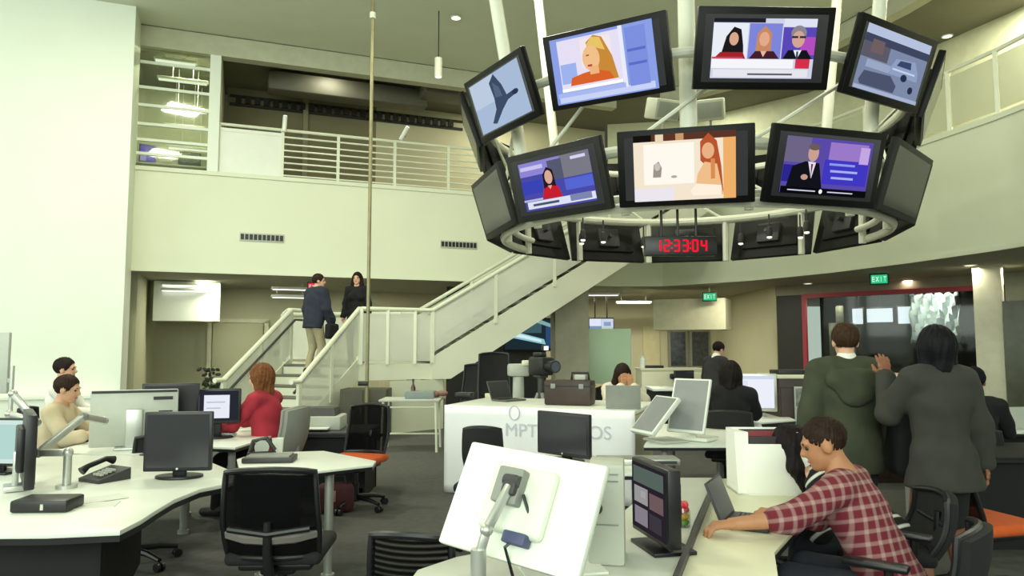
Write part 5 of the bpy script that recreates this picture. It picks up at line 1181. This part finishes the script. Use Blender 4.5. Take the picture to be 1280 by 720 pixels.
# behind: black monitor back, round chair back, more silver gear
desk('white desk between the front monitor and the lettered counter', [P2(*q, Z) for q in ((600, 592), (800, 592), (835, 570), (640, 568))], Z, WHITE, .04, legs=[P2(615, 589, Z), P2(795, 589, Z), P2(820, 572, Z)])
q = onz(705, 577, Z); monitor('black turned monitor with a silver emblem in front of the banner', (q.x, q.y, Z), math.radians(-45), .48, .30, .19, BLACK, SCREENOFF, 'oval', logo=True)
task_chair('round-topped black chair peeking over the white-backed monitor', (at(612, 430, 5.6).x, 5.75, 0), math.radians(-10), BLKF, BLKF, BLACK, arms=False, solid=True, bw=.30, bh=.34, top=.93)
task_chair('black slatted chair back at the bottom edge in the middle front', (at(520, 430, 2.75).x + .02, 3.22, 0), math.radians(-12), BLKF, SLATB, BLACK, arms=False, bw=.36, bh=.4, top=.80)
q = onz(800, 582, Z); t = thing('silver_deck', 'low silver equipment box behind the pale computer tower', 'electronics', (q.x, q.y + .1, Z), 0)
b = B(); b.box((0, 0, .02), (.55, .2, .04), bev=.006); obj('case', b, SILVER, t); b = B(); b.box((.15, -.102, .02), (.2, .004, .02)); obj('front_slot', b, DGREY, t)
# silver monitors right of the counter
desk('white table right of the lettered counter', [(at(800, 430, 6.0).x, 5.9), (at(925, 430, 6.0).x + .2, 5.9), (at(920, 430, 7.3).x + .3, 7.5), (at(800, 430, 7.3).x + .2, 7.5)], Z, WHITE, .04, legs=[(1.25, 6.0), (2.2, 6.0), (2.4, 7.3), (1.6, 7.3)])
p = at(864, 528, 6.1); t = monitor('grey tilted monitor with white frame on the table right of the counter', (p.x, 6.15, Z), math.radians(-40), .34, .47, .30, WHITE, mat('grey_film', '#8e9090', .4), None, tilt=-.35, bez=.018, th=.03)
b = B(); b.box((0, .12, .02), (.3, .24, .03), bev=.006); b.box((0, .09, .14), (.06, .04, .26), Matrix.Rotation(-.35, 3, 'X'), .006); obj('stand', b, WHITE, t)
p = at(826, 530, 5.9); t = monitor('white-framed panel seen edge-on beside the grey tilted monitor', (p.x, 6.12, Z), math.radians(-68), .34, .40, .22, WHITE, mat('grey_film', '#8e9090'), None, tilt=-.75, th=.04)
b = B(); b.box((0, .10, .012), (.3, .26, .02), bev=.006); obj('stand', b, LGREY, t)
p = at(798, 502, 7.0); laptop('grey laptop lid in front of the woman with her hands at her face', (p.x - .1, 7.3, ZC), CR + PI + .2, .34, .24, 104, GREY)
task_chair('black chair left of the grey tilted monitor', (1.75, 5.0, 0), math.radians(-15), BLKF, MESHB, BLACK, arms=False, top=.82, bh=.36, bw=.36)
# ================================================================== BACK OF THE HALL
p = at(760, 446, 16.2); t = thing('standing_board', 'pale teal standing board at the back of the hall', 'board', (p.x, 16.2, 0))
b = B(); b.box((0, 0, 1.28), (1.02, .04, 1.22), bev=.006); obj('board', b, mat('teal_board', '#cbe8ca', .4, 0, .02, 2), t)
b = B()
for sx in (-.5, .5): b.cyl((sx, 0, 0), (sx, 0, 1.9), .02, seg=8); b.box((sx, 0, .02), (.05, .5, .04))
obj('frame_legs', b, SILVER, t)
for i, (px, lb) in enumerate(((744, 'left one of two small bright wall screens above the teal board'), (759, 'right one of two small bright wall screens above the teal board'))):
    p = at(px, 405, 19.5); t = thing('wall_screen', lb, 'screen', (p.x, 19.5, p.z), 0, 'wall screens above the teal board'); b = B(); b.box((0, 0, 0), (.36, .06, .34), bev=.006); obj('casing', b, BLACK, t)
    picture(t, [('#dfe6f8', rc_(0, 0, 1, 1)), ('#7d93b8', rc_(0, 0, 1, .3))] if i == 0 else [('#cdd6ee', rc_(0, 0, 1, 1)), ('#8aa0c0', rc_(.2, .3, .8, .7)), ('#b8d0c0', rc_(0, 0, 1, .2))], .32, .28, -.033)
    b = B(); b.cyl((0, .03, .17), (0, .03, Zs - p.z), .02, seg=8); obj('ceiling_mount', b, BLACK, t)
YB = 21.6
p = at(815, 438, 22.6); b = B(); b.box((p.x, 22.72, 1.05), (.52, .08, 2.1)); struct('door_1', b, mat('door_yellow', '#cfc79c', .6))
for px, wd, lb in ((850, .46, 1), (878, .5, 2)):
    p = at(px, 437, 22.3); b = B(); b.box((p.x, 22.62, 1.4), (wd + .14, .10, 1.2)); struct('window_frame', b, mat('frame_grey', '#8a8a7a', .5))
    b = B(); b.box((p.x, 22.55, 1.4), (wd, .02, 1.05)); struct('window_%d' % (lb + 2), b, mat('dark_pane', '#3d4145', .1, 0, .5, 9))
# door at the left
pd_ = bl(1.75, 4.22); 
b = B(); b.box((pd_.x, pd_.y, 1.04), (1.18, .1, 2.08), RBM, .004); dd = struct('door_2', b, mat('door_olive', '#a9aa88', .55, 0, .02, 2))
b = B(); b.box((pd_.x + BX.x * .48 - BN.x * .09, pd_.y + BX.y * .48 - BN.y * .09, 1.0), (.14, .07, .04), RBM, .01); b.box((pd_.x + BX.x * .5 - BN.x * .055, pd_.y + BX.y * .5 - BN.y * .055, 1.0), (.05, .02, .2), RBM); o = obj('door_handle', b, SILVER); o.parent = dd
b = B()
for s_ in (-.66, .66): c = pd_ + BX * s_ - BN * .02; b.box((c.x, c.y, 1.06), (.10, .12, 2.16), RBM)
c = pd_ - BN * .02; b.box((c.x, c.y, 2.13), (1.42, .12, .1), RBM); struct('trim_11', b, mat('frame_olive', '#c3c3a4', .5))
p = at(283, 442, 17.6); s_ = 2.72; c = bl(s_, 4.26); b = B(); b.box((0, 0, 0), (.26, .03, .14), bev=.01); b.box((0, -.016, 0), (.2, .01, .08)); tag(obj('wall_plate', b, BLACK, None, (c.x, c.y, p.z), RB), 'small black wall plate right of the olive door', 'wall plate')
c = bl(.4, 1.5); c = at(262, 468, 14.8); b = B(); 
rr = random.Random(9)
t = thing('potted_plant', 'dark leafy potted plant standing right of the olive door', 'plant', (c.x, c.y, 0)); b.lathe([(.12, 0), (.16, .3), (.17, .32), (.14, .32), (.13, .28)]); obj('pot', b, DGREY, t)
b = B(); b.tube([(0, 0, .28), (.02, 0, .7)], .02, 6)
for i in range(60):
    a, z = rr.uniform(0, 2 * PI), rr.uniform(.5, 1.05); r = rr.uniform(.03, .2)
    b.ell((r * math.cos(a), r * math.sin(a), z), (.06, .02, .035), Matrix.Rotation(a, 3, 'Z') @ Matrix.Rotation(rr.uniform(-.8, .8), 3, 'Y'), 8, 5)
obj('foliage', b, mat('leaf_dark', '#2c3324', .6, 0, .3, 9), t)
# long counters at the back
def counter(label, x0, x1, y, d_, h, m, topm=CREAM, rz=0):
    t = thing('counter', label, 'counter', ((x0 + x1) / 2, y, 0), rz); w_ = x1 - x0
    b = B(); b.box((0, 0, h / 2 - .02), (w_ - .04, d_ - .04, h - .04)); obj('body', b, m, t); b = B(); b.box((0, 0, h - .02), (w_, d_, .04), bev=.006); obj('countertop', b, topm, t)
    n = max(2, int(w_ / .8))
    for i in range(n): b = B(); b.box((-w_ / 2 + w_ * (i + .5) / n, -d_ / 2 + .01, h / 2 - .02), (w_ / n - .03, .02, h - .14), bev=.004); obj('front_panel', b, m, t)
    return t
counter('cream counter at the back below the dark windows', at(800, 430, 14).x, at(880, 430, 14).x, 14.3, .7, 1.08, CREAM)
counter('dark desk with a pale top in front of the cream back counter', at(812, 430, 11.5).x, at(884, 430, 11.5).x, 11.6, .7, .86, BLACKM, WHITE)
p = at(841, 479, 11.6); t = monitor('small dark monitor on the dark back desk', (p.x + .18, 11.6, .86), .2, .34, .22, .16, BLACK, SCREENOFF, 'oval')
p = at(796, 452, 14.3); t = thing('white_canister', 'white upright dispenser bottle at the left end of the cream back counter', 'bottle', (p.x + .12, 14.3, 1.08)); b = B(); b.lathe([(.06, 0), (.06, .16), (.03, .2), (.03, .24)]); obj('bottle_body', b, WHITE, t); b = B(); b.box((0, -.03, .25), (.02, .09, .02)); obj('pump', b, LGREY, t)
p = at(817, 457, 14.3); box_thing('black_tray', 'flat black tray on the cream back counter', 'tray', (p.x, 14.3, 1.08), 0, (.36, .22, .05), BLACK, .008)
p = at(841, 470, 13.9); b = B(); b.box((0, 0, 0), (.1, .02, .1), bev=.02); tag(obj('wall_socket', b, BLACK, None, (p.x, 13.93, .93)), 'black socket plate on the front of the cream back counter', 'socket')
# seated group at the right of centre: white-screened all-in-one
desk('white table before the person in black with the bright screen', [(at(884, 430, 7.6).x, 7.55), (at(925, 430, 7.6).x + .1, 7.55), (at(975, 430, 8.3).x, 7.9), (at(975, 430, 8.6).x, 8.7), (at(890, 430, 8.3).x, 8.7)], Z, WHITE, .04, legs=[(2.2, 7.7), (2.95, 8.0), (2.4, 8.5), (3.1, 8.5)])
p = at(946, 494, 8.1); t = monitor('silver all-in-one computer with a bright white screen', (p.x, 8.15, Z), -.25, .46, .42, .28, SILVER, SCREENOFF, 'square', layers=T_white, bez=.03)
t = thing('hutch_cabinet', 'dark brown wooden hutch with pale ledge behind the standing pair', 'cabinet', ((at(972, 430, 8.2).x + at(1150, 430, 8.2).x) / 2, 8.5, 0))
w_ = at(1150, 430, 8.2).x - at(972, 430, 8.2).x
b = B(); b.box((0, 0, .58), (w_, .6, 1.16), bev=.006); obj('body', b, WOODD, t)
b = B(); b.box((0, 0, 1.18), (w_ + .06, .66, .04), bev=.006); obj('ledge', b, CREAM, t)
for i in range(4): b = B(); b.box((-w_ / 2 + w_ * (i + .5) / 4, -.305, .56), (w_ / 4 - .03, .02, 1.0), bev=.004); obj('door', b, WOODD, t)
b = B(); b.box((-.52, -.05, 1.225), (.5, .3, .05), bev=.008); tag(obj('black_case', b, BLACK, None, tuple(t.location)), 'flat black case lying on the ledge of the dark hutch', 'case')
p = at(1005, 508, 8.15); t2 = thing('poster', 'grey and white printed poster on the dark hutch beside the green jacket', 'poster', (p.x, 8.165, p.z)); b = B(); b.box((0, 0, 0), (.20, .008, .44)); obj('sheet', b, mat('poster_paper', '#c3c5bd', .7, 0, .05, 20), t2)
b = B(); b.box((.0, -.006, .1), (.17, .004, .2)); obj('picture', b, mat('poster_print', '#85877f', .7, 0, .5, 18), t2)
b = B(); b.box((.42, -.02, 1.23), (.22, .16, .06), bev=.01); b.box((.5, -.02, 1.28), (.12, .1, .05), bev=.01); tag(obj('white_carton', b, CREAM, None, tuple(t.location)), 'pale carton on the ledge of the dark hutch between the standing pair', 'box')
# white open bin of files on the cream desk
q = onz(968, 622, Z); t = thing('file_box', 'white open-topped box of files at the far end of the cream desk', 'box', (q.x + .02, q.y + .17, Z), -.04)
W2, D2, H2 = .38, .24, .34
b = B(); b.box((0, -D2 / 2, H2 * .42), (W2 * .78, .012, H2 * .78), bev=.003); b.box((0, D2 / 2, H2 / 2), (W2, .012, H2), bev=.003)
for sg in (-1, 1): b.hull([[(sg * W2 / 2, -D2 / 2, 0), (sg * W2 / 2, D2 / 2, 0), (sg * W2 / 2, D2 / 2, H2), (sg * (W2 / 2 + .015), -D2 / 2, H2)], [(sg * (W2 / 2 - .06), -D2 / 2, 0), (sg * (W2 / 2 - .012), D2 / 2, 0), (sg * (W2 / 2 - .012), D2 / 2, H2), (sg * (W2 / 2 - .06), -D2 / 2, H2)],
    [(sg * W2 / 2, -D2 / 2, 0), (sg * (W2 / 2 + .015), -D2 / 2, H2), (sg * (W2 / 2 - .06), -D2 / 2, H2), (sg * (W2 / 2 - .06), -D2 / 2, 0)], [(sg * W2 / 2, D2 / 2, 0), (sg * W2 / 2, D2 / 2, H2), (sg * (W2 / 2 - .012), D2 / 2, H2), (sg * (W2 / 2 - .012), D2 / 2, 0)],
    [(sg * (W2 / 2 + .015), -D2 / 2, H2), (sg * W2 / 2, D2 / 2, H2), (sg * (W2 / 2 - .012), D2 / 2, H2), (sg * (W2 / 2 - .06), -D2 / 2, H2)]])
b.box((0, 0, .006), (W2, D2, .012)); obj('box_shell', b, mat('white_card', '#f4f4ec', .5, 0, .01, 5), t)
for i, (cc, hh) in enumerate((('#2a2226', .30), ('#7c1f2c', .325), ('#3a2a2c', .31), ('#8d2b33', .30), ('#221c20', .32))):
    o = box_thing('file_folder', ['black folder nearest in the white file box', 'dark red folder second in the white file box', 'brown-black folder in the middle of the white file box', 'brick red folder fourth in the white file box', 'black folder rearmost in the white file box'][i], 'folder', (q.x + .02, q.y + .17 - .085 + i * .04, Z + .013), 0, (W2 - .13, .03, hh), mat('folder_' + cc[1:], cc, .6), .003, 'folders in the white box')
# ================================================================== RIGHT
desk('black desk behind the orange seat at the right', [(3.15, 5.3), (5.4, 5.3), (5.4, 6.1), (3.15, 6.1)], Z, BLACKM, .04, legs=[(3.25, 6.0), (5.3, 6.0)], panels=[(3.2, 5.36, 5.35, 5.36, .06, .69)])
desk('white desk with laptop at the right edge', [(4.3, 6.8), (6.6, 6.8), (6.6, 7.6), (4.3, 7.6)], Z, WHITE, .04, legs=[(4.4, 6.9), (6.5, 6.9), (4.4, 7.5), (6.5, 7.5)], panels=[(4.35, 6.9, 6.55, 6.9, .1, .68)])
p = at(1252, 515, 7.2); laptop('laptop with a pale lid on the white desk at the right edge', (p.x, 7.1, Z), PI + .1, .30, .22, 100, LGREY)
p = at(1276, 520, 7.2); box_thing('book', 'closed blue-grey book lying right of the pale laptop', 'book', (p.x + .06, 7.1, Z), .1, (.22, .16, .05), mat('book_blue_grey', '#6b7278', .6), .004)
OR2 = dup(ORG, 'orange seated black chair at the right front corner', (at(1232, 430, 4.4).x, 4.55, 0), math.radians(-75)); OR2.name = 'office_chair'
q = P2(1275, 628, Z); box_thing('paper_sheet', 'white sheet on the black desk at the right edge', 'paper', (4.2, 5.5, Z), .1, (.3, .21, .004), PAPER, 0)
c = bl(0, 0); b = B(); p = at(1274, 400, 12.4); b.box((p.x + .1, p.y + .1, 1.35), (.5, .08, 1.9), Matrix.Rotation(-.82, 3, 'Z')); struct('window_5', b, mat('dark_green_pane', '#4e5340', .25, 0, .2, 5))
# ================================================================== PEOPLE
KHAKI = mat('khaki_cloth', '#a89f80', .9, 0, .06, 12); NAVY = mat('navy_cloth', '#262a3a', .9, 0, .1, 12)
JEANS = mat('dark_jeans', '#2a2d36', .9, 0, .12, 14); BLKC = mat('black_cloth', '#161617', .95, 0, .15, 14)
OLVJ = mat('olive_jacket', '#3b402f', .9, 0, .12, 9); GRYJ = mat('grey_jacket', '#373631', .95, 0, .08, 16)
REDT = mat('red_cloth', '#a52a3a', .9, 0, .08, 12); BEIGET = mat('beige_cloth', '#d3c4a4', .9, 0, .05, 12)
WHT = mat('white_cloth', '#e8e7dd', .9, 0, .04, 12); CRM = mat('cream_cloth', '#d9d0bd', .9, 0, .06, 12)
PLAID = stripes('plaid_cloth', [(.1, .25, .96), (.72, -.69, 0)], '#6c1c2b', '#ab8a87', .05, .5)
STRP = stripes('striped_cloth', [(.5, .5, .7)], '#141416', '#d8d8d2', .06, .62)
DSUIT = mat('dark_suit', '#2b2a2a', .9, 0, .1, 12)
# man in plaid, nearest
mx, my = at(1103, 640, 3.25).x, 3.25
MR = math.radians(52)
def loc_(p): return tuple((Matrix.Rotation(-MR, 4, 'Z') @ (Vector(p) - Vector((mx, my, 0)))))
r, J = person('man in a red plaid shirt bent over a laptop at the cream desk', (mx, my, 0), MR, H=1.64, v=.009, sit=True, seat=.39, lean=.42, nod=.16, yaw=.32,
    lh=loc_(onz(914, 655, .785)), rh=loc_(onz(972, 641, .79)), le=(-.9, -.5, -.6), re=(.6, -.2, -.9), sk='tan', hair='crop', haircol='#2c1e17', top=(PLAID, 'plaid_shirt'), sleeve=.22,
    bottom=JEANS, hem=-.10, loose=.022, curl=.55, palm=((0, 0, -1), (0, 0, -1)), )
MAN = (r, J)
Rm_ = Matrix.Rotation(MR, 4, 'Z')
def wl(p): return Vector((mx, my, 0)) + Rm_ @ Vector(p)
lp_ = onz(938, 655, Z); laptop('small dark laptop under the hands of the man in plaid', (lp_.x, lp_.y, Z), math.radians(62), .29, .20, 112, DGREY, mat('dim_screen', '#5b5e64', .3, 0, .05, 4))
task_chair('black chair of the man in plaid', (mx + .02, my - .01, 0), MR, BLKF, BLKF, BLACK, arms=True, solid=True, top=.80, bh=.34)
wp = wl((.20, .50, 0))
# woman beside him
wx, wy = at(1092, 600, 3.98).x, 3.98
person('dark-haired woman in a black and white striped top beside the man in plaid', (wx, wy, 0), math.radians(80), H=1.62, v=.011, sit=True, seat=.43, lean=.85, nod=.22, yaw=.15,
    lh=(-.16, .34, .80), rh=(.16, .30, .78), sk='fair', female=True, hair='forward', haircol='#1c1517', top=(STRP, 'striped_top'), sleeve=.85, bottom=JEANS, loose=.018)
task_chair('black chair of the woman in the striped top', (wx, wy, 0), math.radians(80), BLKF, BLKF, BLACK, arms=False, solid=True, top=.76, bh=.3)
# standing pair
gx = at(1058, 430, 4.85).x
person('standing man in an olive hooded jacket with pale collar, seen from behind', (gx, 4.85, 0), math.radians(-6), H=1.66, v=.010, lean=.02, sk='fair', hair='short', haircol='#3b2a1c', top=(OLVJ, 'olive_jacket'), sleeve=1.0, bottom=JEANS, hem=-.20, loose=.042,
    lh=(-.27, .06, .86), rh=(.28, .14, .86), inner=(WHT, 'pale_collar'), hood=True, yaw=-.12, nod=.03)
t = thing('shoulder_bag', 'black shoulder bag hanging on the right side of the man in olive', 'bag', (gx + .34, 4.80, .70), -.1)
b = B(); b.box((0, 0, .22), (.20, .34, .46), bev=.06, seg=3); obj('bag_body', b, BLKC, t)
b = B(); b.tube([(-.08, -.1, .40), (-.12, -.07, .64), (-.17, 0, .715), (-.12, .07, .64), (-.08, .1, .40)], .018, 8); obj('strap', b, BLKC, t)
b = B(); b.box((.105, 0, .2), (.02, .24, .24), bev=.01); obj('pocket', b, BLKC, t)
gx2 = at(1172, 430, 4.25).x
person('standing woman in a grey jacket and black skirt with one hand raised, seen from behind', (gx2, 4.25, 0), math.radians(4), H=1.63, v=.010, lean=.02, sk='brown', female=True, hair='bob', haircol='#131217', top=(GRYJ, 'grey_jacket'), sleeve=1.0, bottom=BLKC, bkind='skirt', hem=-.17, loose=.034,
    lh=(-.17, .26, 1.35), le=(-.25, .5, -1), rh=(.27, .03, .84), palm=((0, 1, .1), (-1, 0, 0), (0, .1, 1), (0, 0, -1)), curl=.25, yaw=-.1)
# seated at the back right
p = at(1221, 485, 6.25); person('person in dark clothes seated at the white desk near the right edge', (p.x, 6.3, 0), math.radians(-40), H=1.66, v=.013, sit=True, lean=.22, sk='brown', hair='short', haircol='#17151a', top=(BLKC, 'black_top'), bottom=BLKC, lh=(-.12, .40, .80), rh=(.14, .42, .80))
task_chair('black chair of the person at the right edge desk', (p.x, 6.3, 0), math.radians(-40), BLKF, BLKF, BLACK, arms=False, solid=True, top=.85, bh=.4)
p = at(913, 472, 7.35); person('person with dark hair in black seated before the bright white screen', (p.x, 7.35, 0), math.radians(-22), H=1.70, v=.013, sit=True, lean=.12, sk='fair', hair='bob', haircol='#1b1614', top=(BLKC, 'black_top'), bottom=BLKC, lh=(-.14, .42, .80), rh=(.16, .44, .80), loose=.024)
task_chair('black chair of the person before the bright white screen', (p.x, 7.35, 0), math.radians(-22), BLKF, BLKF, BLACK, arms=False, solid=True, top=.9, bh=.42)
p = at(888, 436, 11.0); person('standing man in a dark suit at the back counter', (p.x, 11.0, 0), math.radians(-60), H=1.58, v=.014, lean=.22, nod=.25, sk='fair', hair='short', haircol='#1a1512', top=(DSUIT, 'suit_jacket'), bottom=DSUIT, hem=-.16, loose=.026, lh=(-.16, .34, 1.0), rh=(.16, .34, 1.0), inner=(WHT, 'shirt_collar'))
p = at(773, 480, 8.75); person('seated woman in a cream top holding her hands to her face', (p.x, 8.75, 0), PI + .12, H=1.66, v=.011, sit=True, seat=.47, lean=.30, nod=.28, sk='tan', female=True, hair='long', haircol='#2a1c16', top=(CRM, 'cream_top'), sleeve=.9, bottom=JEANS,
    lh=(-.045, .38, 1.075), rh=(.045, .38, 1.075), le=(-.8, .2, -.9), re=(.8, .2, -.9), palm=((0, -1, .1), (0, -1, .1), (.2, -.1, 1), (-.2, -.1, 1)), curl=.3, loose=.026)
task_chair('black chair of the woman in the cream top', (p.x, 8.75, 0), PI + .12, BLKF, BLKF, BLACK, arms=False, solid=True, top=1.02, bh=.52)
# left group
person('person in a red top with auburn hair seated typing, facing left', (at(336, 430, 6.65).x, 6.65, 0), math.radians(76), H=1.70, v=.011, sit=True, seat=.47, lean=.14, sk='fair', female=True, hair='bob', haircol='#6e4426', top=(REDT, 'red_top'), sleeve=.55, bottom=BLKC, lh=(-.16, .44, .79), rh=(.14, .46, .79), le=(-.6, -.4, -.8), re=(.6, -.4, -.8), nod=.1, loose=.022, palm=((0, 0, -1), (0, 0, -1)))
person('boy in a beige shirt seated at the left, facing right', (-3.86, 6.15, 0), math.radians(-80), H=1.60, v=.011, sit=True, seat=.44, lean=.16, nod=.12, sk='fair', hair='short', haircol='#33231b', top=(BEIGET, 'beige_shirt'), sleeve=.45, bottom=BLKC, lh=(-.12, .42, .82), rh=(.14, .40, .82), loose=.024, palm=((0, 0, -1), (0, 0, -1)))
person('dark-haired person in a white shirt seated by the bright wall behind the boy', (-4.98, 8.0, 0), math.radians(-75), H=1.74, v=.013, sit=True, seat=.47, lean=.10, sk='fair', hair='short', haircol='#231a17', top=(WHT, 'white_shirt'), sleeve=1, bottom=BLKC, lh=(-.14, .42, .80), rh=(.14, .42, .80))
# on the stairs
sp_ = fa + fd * .86; zst = zl * 6 / 7
person('man in a navy jacket and khaki trousers climbing the stairs', (sp_.x - .05, sp_.y, zst + .002), ang - PI / 2 - .35, H=1.74, v=.013, lean=.10, sk='fair', hair='short', haircol='#2e211b', top=(NAVY, 'navy_jacket'), bottom=KHAKI, hem=-.14, loose=.05, lh=(-.26, .10, .90), rh=(.24, .20, .92), lf=(-.10, -.04, .085), rf=(.10, .02, .085), yaw=-.6)
t = thing('shoulder_bag', 'black bag held at the right side of the man on the stairs', 'bag', (sp_.x + .30, sp_.y - .12, zst + .62), ang)
b = B(); b.box((0, 0, .13), (.3, .12, .27), bev=.04, seg=3); obj('bag_body', b, BLKC, t); b = B(); b.tube([(-.09, 0, .25), (-.07, 0, .36), (.07, 0, .36), (.09, 0, .25)], .012, 8); obj('handle', b, BLKC, t)
lp2 = at(448, 430, 13.35)
person('woman with long dark hair standing on the landing beside the pole', (lp2.x - .03, 13.35, zl + .002), PI - .05, H=1.66, v=.013, sk='fair', female=True, hair='long', haircol='#1a1413', top=(BLKC, 'black_top'), bottom=BLKC, lh=(-.24, .10, .86), rh=(.24, .08, .86), loose=.022)
